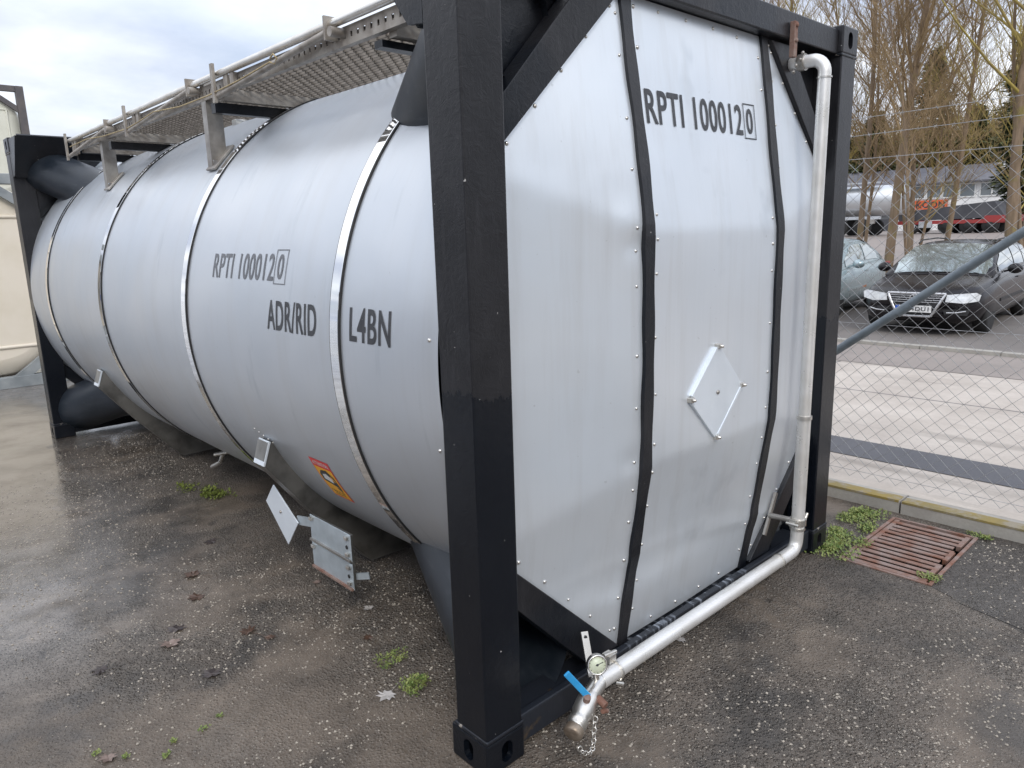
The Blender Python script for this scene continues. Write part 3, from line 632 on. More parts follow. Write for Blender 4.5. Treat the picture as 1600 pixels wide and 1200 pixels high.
# small drain stub under the tank
mb = MB().tube([(0.62, 3.6, 0.20), (0.60, 3.62, 0.13), (0.585, 3.75, 0.07)], 0.016, 10); mb.tube([(0.55, 3.6, 0.2), (0.70, 3.55, 0.21)], 0.014, 8)
mb.build('drain_stub', M['stain'], tank)
# --- walkway on top
DZ = 2.452; YA, YB = 0.50, 4.98
mb = MB(); pitch = 0.0295; ns = 21; per = 0.062
for s_ in range(ns):
    x0 = 0.295 + pitch * s_; n = int((YB - YA) / per * 2)
    for i in range(n):
        ya = YA + i * per / 2; a = -1 if (i + s_) % 2 else 1
        mb.bar((x0 + a * pitch / 2, ya, DZ + (0.004 if a > 0 else -0.004)), (x0 - a * pitch / 2, ya + per / 2, DZ + (-0.004 if a > 0 else 0.004)), 0.0028, 0.013, (0.45, 0, 1))
walk = mb.build('walkway', M['deck'], tank)
def perforated(x, z0, z1, ya, yb, mat):
    mb = MB(); t = 0.003; zm = (z0 + z1) / 2; h = 0.010
    mb.box((x - t, ya, z0), (x, yb, zm - h)); mb.box((x - t, ya, zm + h), (x, yb, z1)); n = int((yb - ya) / 0.045)
    for i in range(n): y = ya + i * 0.045; mb.box((x - t, y, zm - h), (x, y + 0.031, zm + h))
    mb.box((x, ya, z0), (x + 0.025, yb, z0 + 0.003)); mb.box((x, ya, z1 - 0.003), (x + 0.025, yb, z1))
    return mb.build('side_channel', mat, walk)
perforated(0.275, 2.408, 2.474, YA, YB, M['walk']); perforated(0.925, 2.415, 2.478, YA, YB + 0.25, M['walk'])
MB().bar((1.02, 0.5, 2.495), (1.02, 5.4, 2.495), 0.04, 0.045).build('support_beam', M['walk'], walk)
hr = MB().tube([(0.252, 0.42, 2.490), (0.252, 2.7, 2.492), (0.252, 5.0, 2.484)], 0.0165, 14).build('folding_handrail', M['stain'], walk)
for ya, za, yb, zb_ in ((1.05, 2.462, 2.12, 2.388), (2.47, 2.468, 3.52, 2.384), (3.96, 2.455, 5.0, 2.37)):
    MB().tube([(0.238, ya, za), (0.238, yb, zb_)], 0.0135, 10).build('stanchion', M['walk'], tank)
    mb = MB().box((0.222, ya - 0.006, za - 0.03), (0.272, ya + 0.006, za + 0.055)); mb.tube([(0.215, ya - 0.05, za - 0.01), (0.28, ya - 0.05, za - 0.01)], 0.018, 12); mb.build('pivot_bracket', M['walk'], tank)
    mb = MB().box((0.218, yb - 0.012, zb_ - 0.03), (0.232, yb + 0.014, 2.535)); mb.box((0.25, yb - 0.10, zb_), (0.2715, yb - 0.055, 2.475)); mb.box((0.25, yb - 0.17, zb_ + 0.005), (0.2715, yb - 0.13, 2.475)); mb.build('clamp_plate', M['walk'], tank)
rp_ = [(0.226, 1.52, 2.437), (0.226, 1.85, 2.415), (0.224, 2.2, 2.402), (0.226, 2.6, 2.405), (0.226, 3.0, 2.432), (0.226, 3.3, 2.41), (0.226, 3.52, 2.40), (0.226, 4.0, 2.41), (0.226, 4.45, 2.435), (0.226, 4.9, 2.43)]
mb = MB().tube(rp_, 0.0035, 6); mb.tube([(0.22, 1.50, 2.45), (0.22, 1.47, 2.46), (0.225, 1.45, 2.44), (0.23, 1.48, 2.425), (0.225, 1.52, 2.437)], 0.004, 6); mb.build('safety_rope', M['rope'], tank)
for y in (0.75, 2.25, 4.05, 4.9):
    b = MB().box((0.275, y, 2.335 if y > 1 else 2.36), (1.02, y + 0.05, 2.385)); b.build('cross_bearer', M['frame'], walk)
    MB().box((0.30, y - 0.055, 2.388), (0.98, y - 0.01, 2.445)).build('cross_beam', M['walk'], walk)
for y, x in ((2.37, 0.315), (4.30, 0.325)):
    z0 = CZ + math.sqrt((CR) ** 2 - (CX - x) ** 2)
    mb = MB().box((x - 0.035, y - 0.006, z0 + 0.01), (x + 0.035, y + 0.0, 2.50)); mb.box((x - 0.041, y - 0.006, z0 - 0.02), (x - 0.035, y + 0.05, 2.50)); mb.box((x + 0.035, y - 0.006, z0 + 0.03), (x + 0.041, y + 0.05, 2.50))
    up_ = mb.build('upright', M['bracket'], walk)
    pa = Vector((x - 0.05, y, 0)); pb = Vector((x + 0.065, y, 0))
    pa.z = CZ + math.sqrt((CR + 0.012) ** 2 - (CX - pa.x) ** 2); pb.z = CZ + math.sqrt((CR + 0.012) ** 2 - (CX - pb.x) ** 2)
    MB().bar(pa, pb, 0.11, 0.012).build('foot_plate', M['bracket'], up_, bevel=0.002)
# spill box and hose fittings at the crown
mb = MB()
for a, b in (((1.06, 2.2, 2.49), (1.56, 2.23, 2.575)), ((1.06, 3.4, 2.49), (1.56, 3.43, 2.575)), ((1.06, 2.232, 2.49), (1.09, 3.398, 2.575)), ((1.53, 2.232, 2.49), (1.56, 3.398, 2.575))): mb.box(a, b)
mb.build('spill_box', M['white'], tank)
MB().box((0.80, 4.62, 2.43), (0.835, 4.72, 2.452)).build('cable_clip', M['yclip'], tank, bevel=0.004)
MB().box((0.72, 3.05, 2.372), (0.80, 3.11, 2.44)).build('junction_block', M['white'], tank, bevel=0.006)
mb = MB().tube([(1.3, 3.75, 2.5), (1.3, 3.75, 2.60)], 0.012, 8); mb.tube([(1.26, 3.75, 2.56), (1.34, 3.75, 2.56)], 0.009, 8); mb.build('vent_valve', M['bracket'], tank)
# --- air line down the end face
PY = -0.10
def arc3(c, r, a0, a1, n=8): return [(c[0] + r * math.cos(a0 + (a1 - a0) * i / n), PY, c[1] + r * math.sin(a0 + (a1 - a0) * i / n)) for i in range(n + 1)]
rb = 0.055
path = [(1.885, 0.05, 2.378), (1.885, PY + rb, 2.378)] + [(1.885, PY + rb - rb * math.sin(R(90 * i / 8)), 2.378 - rb + rb * math.cos(R(90 * i / 8))) for i in range(1, 9)] + [(1.881, PY, 1.6), (1.876, PY, 0.83)]
pipe = MB().tube(path, 0.0265, 20)
pipe.tube([(1.876, PY, 0.84), (1.868, PY, 0.30)] + arc3((1.866 - rb, 0.20 + rb - 0.0), rb, R(0), R(-90)) + [(1.70, PY, 0.199), (0.43, PY, 0.195)], 0.0295, 20)
pipe = pipe.build('air_pipe', M['pipew'], tank)
for a, b, r_ in (((1.876, PY, 0.835), (1.876, PY, 0.852), 0.0335), ((1.868, PY, 0.30), (1.868, PY, 0.312), 0.0345), ((1.70, PY, 0.199), (1.69, PY, 0.199), 0.0335), ((1.889 - 0.004, PY, 2.30), (1.889 - 0.004, PY, 2.306), 0.031)):
    MB().tube([a, b], r_, 20).build('weld_ring', M['stain'], pipe)
# clamps
mb = MB().tube([(1.868, PY, 0.325), (1.868, PY, 0.355)], 0.038, 20); mb.box((1.82, PY - 0.012, 0.325), (1.838, PY + 0.02, 0.357)); mb.tube([(1.815, PY - 0.03, 0.34), (1.815, PY + 0.03, 0.34)], 0.007, 8)
mb.tube([(1.90, PY - 0.02, 0.35), (1.918, PY - 0.02, 0.37)], 0.008, 8); mb.build('pipe_clamp', M['stain'], pipe)
mb = MB().tube([(1.85, PY + 0.02, 0.345), (1.87, 0.04, 0.33)], 0.014, 10); mb.bar((1.93, 0.044, 0.43), (1.83, 0.044, 0.24), 0.02, 0.012, (0, 1, 0)); mb.build('pipe_bracket', M['bracket'], pipe)
mb = MB().tube([(1.885, 0.012, 2.378), (1.885, -0.016, 2.378)], 0.034, 20)
for k in range(4): mb.lathe((1.838 - 0.008 * (k % 2), 0.012 - 0.014 * k, 2.335 + 0.022 * k), (-1, -0.4, 0), [(0, 0.007), (0.022, 0.007), (0.024, 0)], 8)
mb.build('pipe_clamp', M['bracket'], pipe)
MB().box((1.80, -0.004, 2.39), (1.828, 0.018, 2.53)).build('hanger_strap', M['rust'], tank, bevel=0.002)
for zz in (2.515, 2.455): MB().lathe((1.814, -0.004, zz), (0, -1, 0), [(0, 0.009), (0.006, 0.009), (0.006, 0)], 6).build('bolt', M['rust'], tank)
# valve end
V0 = Vector((0.43, PY, 0.195)); V1 = Vector((0.365, -0.115, 0.185)); V2 = Vector((0.235, -0.155, 0.135)); vd = (V2 - V1).normalized()
mb = MB().tube([V0, V0.lerp(V1, 0.5), V1, V1 + vd * 0.02], 0.0285, 18); mb.lathe(V1, vd, [(0.0, 0.030), (0.02, 0.036), (0.075, 0.036), (0.09, 0.030), (0.10, 0.030)], 18)
mb.lathe(V1 + vd * 0.10, vd, [(0, 0.035), (0.022, 0.035), (0.024, 0.031), (0.03, 0.031)], 8)
valve = mb.build('ball_valve', M['stain'], pipe)
MB().lathe(V1 + vd * 0.131, vd, [(0, 0.031), (0.006, 0.033), (0.024, 0.033), (0.028, 0.029), (0.030, 0.022), (0.032, 0.0)], 22).build('end_cap', M['bronze'], tank)
mb = MB().tube([V1 + vd * 0.05, V1 + vd * 0.05 + Vector((-0.01, -0.02, 0.05))], 0.012, 10); mb.build('valve_stem', M['rust'], tank)
hb = V1 + vd * 0.05 + Vector((-0.008, -0.012, 0.052))
MB().bar(hb + Vector((0.012, 0, -0.012)), hb + Vector((-0.072, 0.02, 0.105)), 0.022, 0.008, (-0.5, -0.8, 0.2)).build('valve_handle', M['blue'], tank, bevel=0.003)
mb = MB().tube([V1 + Vector((0.0, -0.03, 0.0)), V1 + Vector((0.0, -0.065, -0.012))], 0.013, 10); mb.tube([V1 + Vector((-0.01, -0.06, -0.03)), V1 + Vector((0.02, -0.055, -0.045))], 0.008, 8); mb.build('bleed_screw', M['rust'], tank)
# gauge
gc = Vector((0.388, -0.125, 0.288)); gn = Vector((-0.55, -0.78, 0.22)).normalized()
ga = MB().tube([(0.408, PY - 0.005, 0.215), (0.400, -0.105, 0.26)], 0.011, 10); ga.lathe(gc - gn * 0.02, gn, [(0, 0.028), (0.004, 0.034), (0.022, 0.034), (0.026, 0.034), (0.026, 0.029), (0.022, 0.029)], 28)
ga = ga.build('pressure_gauge', M['stain'], pipe)
MB().lathe(gc + gn * 0.001, gn, [(0, 0.0295), (0.0012, 0.0295), (0.0012, 0)], 28).build('dial_face', M['dial'], tank)
u_ = gn.cross(Vector((0, 0, 1))).normalized(); w_ = u_.cross(gn) * -1
mb = MB().bar(gc + gn * 0.0032 - u_ * 0.020 - w_ * 0.008, gc + gn * 0.0032 + u_ * 0.006 + w_ * 0.002, 0.0022, 0.001, gn)
mb.lathe(gc + gn * 0.0022, gn, [(0, 0.004), (0.002, 0.004), (0.002, 0)], 8)
for k in range(11):
    a = R(-135 + 27 * k) + R(90); dd = u_ * math.cos(a) + w_ * math.sin(a); mb.bar(gc + gn * 0.0026 + dd * 0.024, gc + gn * 0.0026 + dd * 0.028, 0.0012, 0.0006, gn)
mb.build('needle', M['ink'], tank)
mb = MB().bar((0.478, 0.012, 0.315), (0.435, -0.06, 0.19), 0.028, 0.006, (-0.3, -1, 0)); mb.build('mounting_strap', M['stain'], pipe)
MB().lathe((0.474, 0.006, 0.30), (-0.3, -1, 0), [(0, 0.007), (0.008, 0.007), (0.008, 0)], 6).build('bolt', M['rubber'], tank)
mb = MB().tube([(0.515, PY, 0.1955), (0.523, PY, 0.1955)], 0.036, 18); mb.box((0.49, PY + 0.005, 0.228), (0.525, PY + 0.04, 0.255)); mb.tube([(0.475, PY + 0.02, 0.26), (0.54, PY + 0.02, 0.25)], 0.008, 8); mb.tube([(0.50, PY - 0.01, 0.16), (0.53, PY - 0.02, 0.145)], 0.008, 8)
mb.build('pipe_clamp', M['stain'], pipe)
# keeper chain
def link_at(mb, a, b, r=0.0022, w=0.007, side=Vector((0, 1, 0))):
    a, b = Vector(a), Vector(b); d = (b - a); l = d.length; d.normalize(); s_ = d.cross(side).normalized()
    pts = [a + s_ * w * 0.4, a + d * l * 0.15 + s_ * w, a + d * l * 0.85 + s_ * w, b + s_ * w * 0.4, b - s_ * w * 0.4, a + d * l * 0.85 - s_ * w, a + d * l * 0.15 - s_ * w, a - s_ * w * 0.4, a + s_ * w * 0.4]
    mb.tube(pts, r, 6, False)
cp = [V1 + vd * 0.06 + Vector((0.01, -0.043, -0.01)), Vector((0.312, -0.175, 0.12)), Vector((0.305, -0.18, 0.085)), Vector((0.295, -0.185, 0.06)), Vector((0.275, -0.19, 0.052)), Vector((0.25, -0.185, 0.062)), Vector((0.232, -0.18, 0.09))]
mb = MB()
for i in range(len(cp) - 1):
    k = 2
    for j in range(k): link_at(mb, cp[i].lerp(cp[i + 1], j / k), cp[i].lerp(cp[i + 1], (j + 1.15) / k), side=Vector((0, 1, 0)) if (i * k + j) % 2 else Vector((1, 0.3, 0)))
mb.build('keeper_chain', M['stain'], pipe)
# ================================================================== GROUND AND ROADS
DX0, DX1, DY0, DY1 = 2.335, 3.065, -0.545, -0.128       # drain opening
def sheet(name, xs, ys, zf, mat, skip=None, **k):
    mb = MB(); ny_ = len(ys)
    vs = [(x, y, zf(x, y)) for x in xs for y in ys]
    fs = [(i * ny_ + j, (i + 1) * ny_ + j, (i + 1) * ny_ + j + 1, i * ny_ + j + 1) for i in range(len(xs) - 1) for j in range(ny_ - 1)
          if not (skip and skip(0.5 * (xs[i] + xs[i + 1]), 0.5 * (ys[j] + ys[j + 1])))]
    mb.add(vs, fs, True); return mb.build(name, mat, kind='structure', **k)
def zg(x, y):
    if x < 3.30: return 0.0
    pts = [(3.301, 0.066), (5.0, 0.060), (10.0, -0.12), (17, -0.12), (26, 0.25), (45, 0.88), (80, 0.92), (400, 0.92)]
    if x <= pts[0][0]: return 0.066
    for (a, za_), (b, zb_) in zip(pts, pts[1:]):
        if x <= b: return za_ + (zb_ - za_) * (x - a) / (b - a)
    return 0.92
from mathutils import noise as mnoise
xs = [-150, -40, -12, -5, -4, -3, -2.2, -1.8] + [-1.5 + 0.03 * i for i in range(84)] + [1.25, 1.6, 2.0, 2.25, DX0, 2.7, DX1, 3.30]
ys = [-150, -40, -12, -4, -3, -2, -1.4, -1.0, -0.8, DY0, -0.34, DY1, 0.0, 0.15] + [0.3 + 0.03 * i for i in range(84)] + [3.0, 3.5, 4, 5, 6, 7, 9, 12, 20, 60, 200]
def zyard(x, y):
    z = 0.0
    # low mud heap and shallow undulation near the camera, nothing under the frame
    if -1.5 < x < 0.99 and 0.3 < y < 2.8:
        e_ = min(1, (x + 1.5) / .2, (0.99 - x) / .2, (y - 0.3) / .2, (2.8 - y) / .3)
        z += e_ * 0.004 * (mnoise.noise((x * 3, y * 3, 0)) + 0.5 * mnoise.noise((x * 9, y * 9, 3)))
        hp = math.exp(-((x + 0.42) ** 2 / 0.025 + (y - 0.80) ** 2 / 0.012)) + 0.5 * math.exp(-((x + 0.18) ** 2 / 0.02 + (y - 0.86) ** 2 / 0.01))
        z += hp * (0.016 + 0.016 * abs(mnoise.noise((x * 22, y * 22, 1))) + 0.008 * mnoise.noise((x * 45, y * 45, 2)))
    return z
sheet('ground', xs, ys, zyard, M['asphalt'], lambda x, y: DX0 < x < DX1 and DY0 < y < DY1)
sheet('terrain', [3.302, 5, 10, 17, 26, 36, 45, 60, 80, 150, 400], [-200, -60, -20, 0, 20, 60, 200, 400], zg, M['land'])
sheet('road', [3.30, 5, 10.0], [-80, -20, 0, 20, 80], lambda x, y: zg(max(x, 3.301), y) + 0.0085, M['road'])
sheet('road_patch', [3.86, 4.285], [-80, -20, 0, 20, 80], lambda x, y: zg(x, y) + 0.013, M['patch'])
sheet('pavement', [8.1, 10.0], [-80, -20, 0, 20, 80], lambda x, y: zg(x, y) + 0.0135, M['pave'])
sheet('parking_lot', [10.15, 17.0], [-80, -20, 0, 20, 80], lambda x, y: -0.1115, M['park'])
# kerbs: stones with painted tops
mb = MB()
for i in range(-20, 40):
    y = i * 1.0 - 0.12; dx = 0.006 * math.sin(i * 2.3); mb.cur = 0; mb.box((3.165 + dx, y + 0.006, -0.06), (3.298, y + 0.994, 0.076 + 0.002 * math.sin(i)))
    mb.cur = 1; mb.box((3.163 + dx, y + 0.010, 0.066), (3.252 + dx, y + 0.990, 0.080 + 0.002 * math.sin(i)))
k = mb.build('kerb', [M['kerb'], M['kerbp']], kind='structure')
mb = MB()
for i in range(-40, 40): mb.box((10.005, i * 1.0 + 0.005, -0.2), (10.145, i * 1.0 + 0.995, -0.06 + 0.003 * math.sin(i * 1.7)))
mb.build('parking_kerb', M['kerb'], kind='structure')
mb = MB()
mb.add([(2.20, -0.02, 0.004), (2.33, -0.1, 0.004), (2.5, -0.07, 0.004), (2.75, -0.08, 0.004), (3.0, -0.05, 0.004), (3.16, 0.02, 0.004), (3.16, 1.2, 0.004), (2.9, 1.0, 0.004), (2.85, 0.55, 0.004), (2.6, 0.3, 0.004)], [tuple(range(10))])
# joints of the concrete road and its repaired edge
mb = MB()
for yj in (-22, -17, -12.4, -7.5, -2.6, 2.3, 7.2, 12.1, 17, 22): mb.add([(x_, yj + o_, zg(x_, 0) + 0.0105) for x_, o_ in ((4.30, 0), (4.30, 0.02), (5.0, 0.02), (8.08, 0.02), (8.08, 0), (5.0, 0))], [(0, 1, 2, 5), (5, 2, 3, 4)][::1])
for xj in (6.2,): mb.add([(xj, -60, zg(xj, 0) + 0.0105), (xj + 0.018, -60, zg(xj, 0) + 0.0105), (xj + 0.018, 60, zg(xj, 0) + 0.0105), (xj, 60, zg(xj, 0) + 0.0105)], [(0, 1, 2, 3)])
mb.build('road_joints', M['patch'], kind='structure')
# drain with pit
mb = MB(); t = 0.001
mb.add([(DX0, DY0, -0.4), (DX1, DY0, -0.4), (DX1, DY1, -0.4), (DX0, DY1, -0.4), (DX0, DY0, 0), (DX1, DY0, 0), (DX1, DY1, 0), (DX0, DY1, 0)], [(0, 1, 2, 3), (0, 4, 5, 1), (1, 5, 6, 2), (2, 6, 7, 3), (3, 7, 4, 0)])
drain = empty('drain_grate', ((DX0 + DX1) / 2, (DY0 + DY1) / 2, 0), label='rusty slotted drain grate in the tarmac beside the yellow kerb', cat='drain grate')
def local(mb, o): L_ = o.location; mb.v = [(x - L_.x, y - L_.y, z - L_.z) for x, y, z in mb.v]; return mb
local(mb, drain).build('drain_pit', M['pit'], drain)
mb = MB(); fr = 0.018
for a, b in (((DX0 - 0.01, DY0 - 0.012, -0.03), (DX1 + 0.01, DY0 + fr - 0.012, 0.006)), ((DX0 - 0.01, DY1 - fr + 0.012, -0.03), (DX1 + 0.01, DY1 + 0.012, 0.006)),
             ((DX0 - 0.012, DY0 + fr - 0.0115, -0.03), (DX0 + fr - 0.012, DY1 - fr + 0.0115, 0.006)), ((DX1 - fr + 0.012, DY0 + fr - 0.0115, -0.03), (DX1 + 0.012, DY1 - fr + 0.0115, 0.006))): mb.box(a, b)
local(mb, drain).build('frame', M['grate'], drain, bevel=0.002)
mb = MB(); n = 13; w = (DX1 - DX0 - 0.03) / n
for i in range(n):
    x = DX0 + 0.015 + w * i; mb.box((x, DY0 + 0.045 if 3 < i < 12 and i % 4 else DY0 + 0.03, -0.004), (x + w * 0.60, DY1 - 0.035, 0.003 - 0.001 * (i % 3)))
mb.box((DX0 + 0.012, DY1 - 0.0345, -0.026), (DX1 - 0.012, DY1 - 0.012, 0.0025)); mb.box((DX0 + 0.012, DY0 + 0.020, -0.026), (DX0 + 0.26, DY0 + 0.044, 0.0025)); mb.box((DX0 + 0.33, DY0 + 0.02, -0.026), (DX0 + 0.46, DY0 + 0.044, 0.002)); mb.box((DX0 + 0.55, DY0 + 0.02, -0.026), (DX1 - 0.012, DY0 + 0.044, 0.0025))
local(mb, drain).build('grate', M['grate'], drain, bevel=0.0015)
# loose grit (real little stones)
mb = MB(); R2 = random.Random(3)
def stone(mb, x, y, s):
    a = R2.random() * 6.28; vs = []
    for dx, dy, dz in ((1, 0, .1), (.3, .8, 0), (-.8, .5, .1), (-.7, -.6, 0), (.4, -.9, .1), (0.1, 0, .75)):
        q = s * R2.uniform(0.7, 1.2); vs.append((x + q * (dx * math.cos(a) - dy * math.sin(a)), y + q * (dx * math.sin(a) + dy * math.cos(a)), max(0, dz) * s * 1.1 + 0.0003))
    mb.add(vs, [(0, 1, 5), (1, 2, 5), (2, 3, 5), (3, 4, 5), (4, 0, 5)])
cnt = 0
while cnt < 12000:
    if R2.random() < 0.7: x, y = R2.uniform(-1.3, 0.7), R2.uniform(0.4, 5.5)
    else: x, y = R2.uniform(0.2, 3.1), R2.uniform(-1.1, 0.1)
    if DX0 - .03 < x < DX1 + .03 and DY0 - .03 < y < DY1 + .03: continue
    if x > -0.02 and y < 0.2 and y > -0.0 and (x < 0.2 or 2.25 < x < 2.46): continue
    if math.sin(2.3 * x + 1.1 * y) + math.sin(1.9 * y - x) + R2.uniform(-1, 1) < -0.2: continue
    stone(mb, x, y, R2.choice((0.0018, 0.0022, 0.0028, 0.0036, 0.005, 0.0065))); cnt += 1
mb.build('grit', M['stone'], kind='stuff', label='pale loose grit on the wet tarmac')
# cracked tarmac seam
mb = MB(); cpts = [(2.32, -0.56), (2.295, -0.60), (2.27, -0.66), (2.235, -0.70), (2.21, -0.80), (2.165, -0.97), (2.15, -1.1), (2.1, -1.3)]
for (a, b), (c_, d) in zip(cpts, cpts[1:]): mb.add([(a, b - 0.004, 0.0015), (a + 0.006, b + 0.003, 0.0015), (c_ + 0.006, d + 0.002, 0.0015), (c_, d - 0.003, 0.0015)], [(0, 1, 2, 3)])
mb.build('tarmac_crack', M['pit'], kind='structure')
# ------------------------------------------------------------------ weeds
def weed(loc, rad, n, ls, label, seed, tall=1.0, name='weed_clump', cat='weed', grp='weeds growing through the tarmac', mat='weed', sx=1.0, sy=1.0):
    r = random.Random(seed); mb = MB(); bl_ = [(r.uniform(-.75, .75) * rad, r.uniform(-.75, .75) * rad, r.uniform(.3, .65) * rad, r.uniform(.5, 1.2)) for _ in range(12)]
    for _ in range(n):
        bx_, by_, br, bh = r.choice(bl_); a = r.random() * 6.28; q = br * r.random() ** .7; x, y = (bx_ + q * math.cos(a)) * sx, (by_ + q * math.sin(a)) * sy; q = q / br * rad * .9
        h = (0.004 + min(rad, .09) * 0.24 * bh * tall * r.random() * (1 - 0.6 * q / rad)); s_ = ls * r.uniform(0.6, 1.2)
        d = Vector((r.uniform(-1, 1), r.uniform(-1, 1), r.uniform(0.0, 0.9))).normalized(); sd_ = d.cross(Vector((0, 0, 1))).normalized(); nr = sd_.cross(d)
        p = Vector((x, y, h))
        vs = [p, p + d * s_ * .45 + sd_ * s_ * .32 + nr * s_ * .08, p + d * s_, p + d * s_ * .45 - sd_ * s_ * .32 + nr * s_ * .08]
        mb.add(vs, [(0, 1, 2), (0, 2, 3)])
        if r.random() < 0.25: mb.add([(x * .7, y * .7, 0), (x * .7 + 0.0015, y * .7, 0), p], [(0, 1, 2)])
    o = mb.build(name, M[mat], label=label, cat=cat, group=grp); o.location = (*loc, 0.0); return o
weed((2.50, -0.03), 0.15, 1800, 0.017, 'large green weed mat at the near left corner of the drain grate', 1, sx=1.3, sy=0.85)
weed((2.90, 0.0), 0.15, 1700, 0.016, 'large green weed mat between the drain grate and the kerb', 2, sx=1.2, sy=0.7)
weed((2.40, -0.52), 0.055, 200, 0.013, 'small weed tuft at the near right corner of the drain grate', 3)
weed((3.10, -0.55), 0.05, 200, 0.013, 'small weed tuft against the yellow kerb at the far drain corner', 4, sy=1.4, sx=.7)
weed((2.45, 0.02), 0.04, 110, 0.012, 'tiny weed beside the right post foot of the tank frame', 41)
weed((0.165, 0.79), 0.052, 260, 0.011, 'yellow green weed between the near barrel and the pale leaf', 5, sx=1.4)
weed((0.135, 0.565), 0.060, 420, 0.012, 'bushy green weed sprig beside the near post of the tank frame', 6, tall=2.0)
weed((0.44, 3.36), 0.10, 380, 0.022, 'mossy grass tuft on the tarmac under the middle of the tank', 7, mat='moss', sy=1.6)
weed((0.36, 3.62), 0.07, 160, 0.018, 'flat moss streak left of the mossy grass tuft', 8, mat='moss', sy=2.0)
for i, (x, y, s_) in enumerate(((-0.553, 0.906, .022), (-0.484, 0.936, .014), (-0.659, 0.919, .012), (-0.871, 1.042, .014), (-0.80, 0.95, .012), (-0.70, 0.86, .015))):
    weed((x, y), s_, 45, 0.009, ('tiny yellow green seedling at the right end of the row by the mud heap', 'tiny seedling above the mud heap', 'tiny seedling left of the mud heap', 'tiny seedling nearest the lower left corner', 'pair of tiny sprigs near the curled tan leaf', 'tiny bright seedling at the bottom edge', 'lone seedling above the seedling row', 'tiny sprig on the tarmac below the air pipe')[i], 20 + i, tall=2.5)
# ------------------------------------------------------------------ fallen leaves
def leaf(loc, s, rz, mat, label, seed, curl=0.5, stem=True):
    r = random.Random(seed); mb = MB(); pts = []
    lob = [(0, 0.05), (0.16, .16), (.42, .10), (.34, .30), (.62, .42), (.36, .48), (.44, .78), (.20, .66), (0, 1.0)]
    L_ = [(x, y) for x, y in lob]; full = L_ + [(-x * r.uniform(.8, 1.1), y) for x, y in L_[-2:0:-1]]
    def Z(x, y): return 0.004 + s * curl * (0.35 * x * x + 0.25 * (y - 0.4) ** 2) + s * 0.05 * math.sin(7 * x + 5 * y + seed)
    n = len(full); vs = [(x * s, y * s, Z(x, y)) for x, y in full] + [(0, 0.4 * s, Z(0, .4))]
    mb.add(vs, [(i, (i + 1) % n, n) for i in range(n)])
    if stem: mb.tube([(0, 0.05 * s, 0.004), (0.03 * s, -0.35 * s, 0.006), (0.10 * s, -0.8 * s, 0.003)], 0.0009, 5)
    o = mb.build('fallen_leaf', M[mat], label=label, cat='leaf', group='fallen leaves on the tarmac'); o.location = (*loc, 0); o.rotation_euler = (0, 0, rz); return o
leaf((0.045, 0.61), 0.075, 1.9, 'leafp', 'pale lobed leaf lying left of the bushy weed sprig', 1, 0.35)
leaf((-0.426, 1.611), 0.085, 2.6, 'leaft', 'curled tan leaf with a long stem in the middle of the wet tarmac', 2, 0.9)
leaf((-0.40, 1.66), 0.08, -0.4, 'leafd', 'dark wet leaf touching the curled tan leaf', 12, 0.2, False)
leaf((-0.113, 2.159), 0.085, 0.6, 'leafb', 'brown leaf farther of the two brown leaves below the tank', 3, 0.3)
leaf((-0.176, 1.948), 0.085, 2.2, 'leafb', 'brown leaf nearer of the two brown leaves below the tank', 4, 0.4)
leaf((-0.691, 1.576), 0.07, 1.1, 'leafd', 'dark wet leaf farthest left in the foreground', 5, 0.15)
leaf((-0.429, 1.202), 0.075, -0.7, 'leafd', 'crumpled dark leaf below the curled tan leaf', 6, 0.7)
leaf((-0.154, 1.405), 0.075, 0.3, 'leafb', 'shredded brown leaf in the middle of the tarmac', 7, 0.5)
leaf((-0.10, 1.33), 0.05, 2.3, 'leafb', 'small brown leaf right of the shredded brown leaf', 13, 0.5, False)
leaf((0.207, 0.995), 0.05, 1.4, 'leafb', 'small reddish leaf near the yellow green weed', 8, 0.3, False)
leaf((-0.829, 1.009), 0.055, 2.4, 'leaft', 'curled pinkish leaf by the seedlings at the lower left', 9, 0.8)
leaf((0.33, 1.20), 0.05, 0.2, 'leafp', 'pale flat fragment below the number plate holder', 10, 0.1, False)
leaf((0.136, 2.536), 0.08, 1.2, 'leafd', 'dark leaf below the mossy grass tuft', 11, 0.2, False)
leaf((1.125, 0.012), 0.05, 0.9, 'leafp', 'pale leaf lying beneath the long air pipe', 14, 0.6, False)
leaf((0.30, 1.62), 0.045, 0.9, 'leaft', 'small tan leaf below the diamond placard plate', 15, 0.2, False)
# short pipe stub lying under the bottom rail
st = MB().lathe((0, 0, 0.018), (0.5, -0.85, 0.25), [(-0.03, 0.026), (0.02, 0.026), (0.022, 0.023), (0.02, 0.020), (0.0, 0.020), (0.0, 0)], 24).build('pipe_socket', M['bracket'], bevel=0, label='short round pipe socket lying under the bottom rail of the tank frame', cat='pipe socket')
st.location = (0.285, 0.085, 0.008)
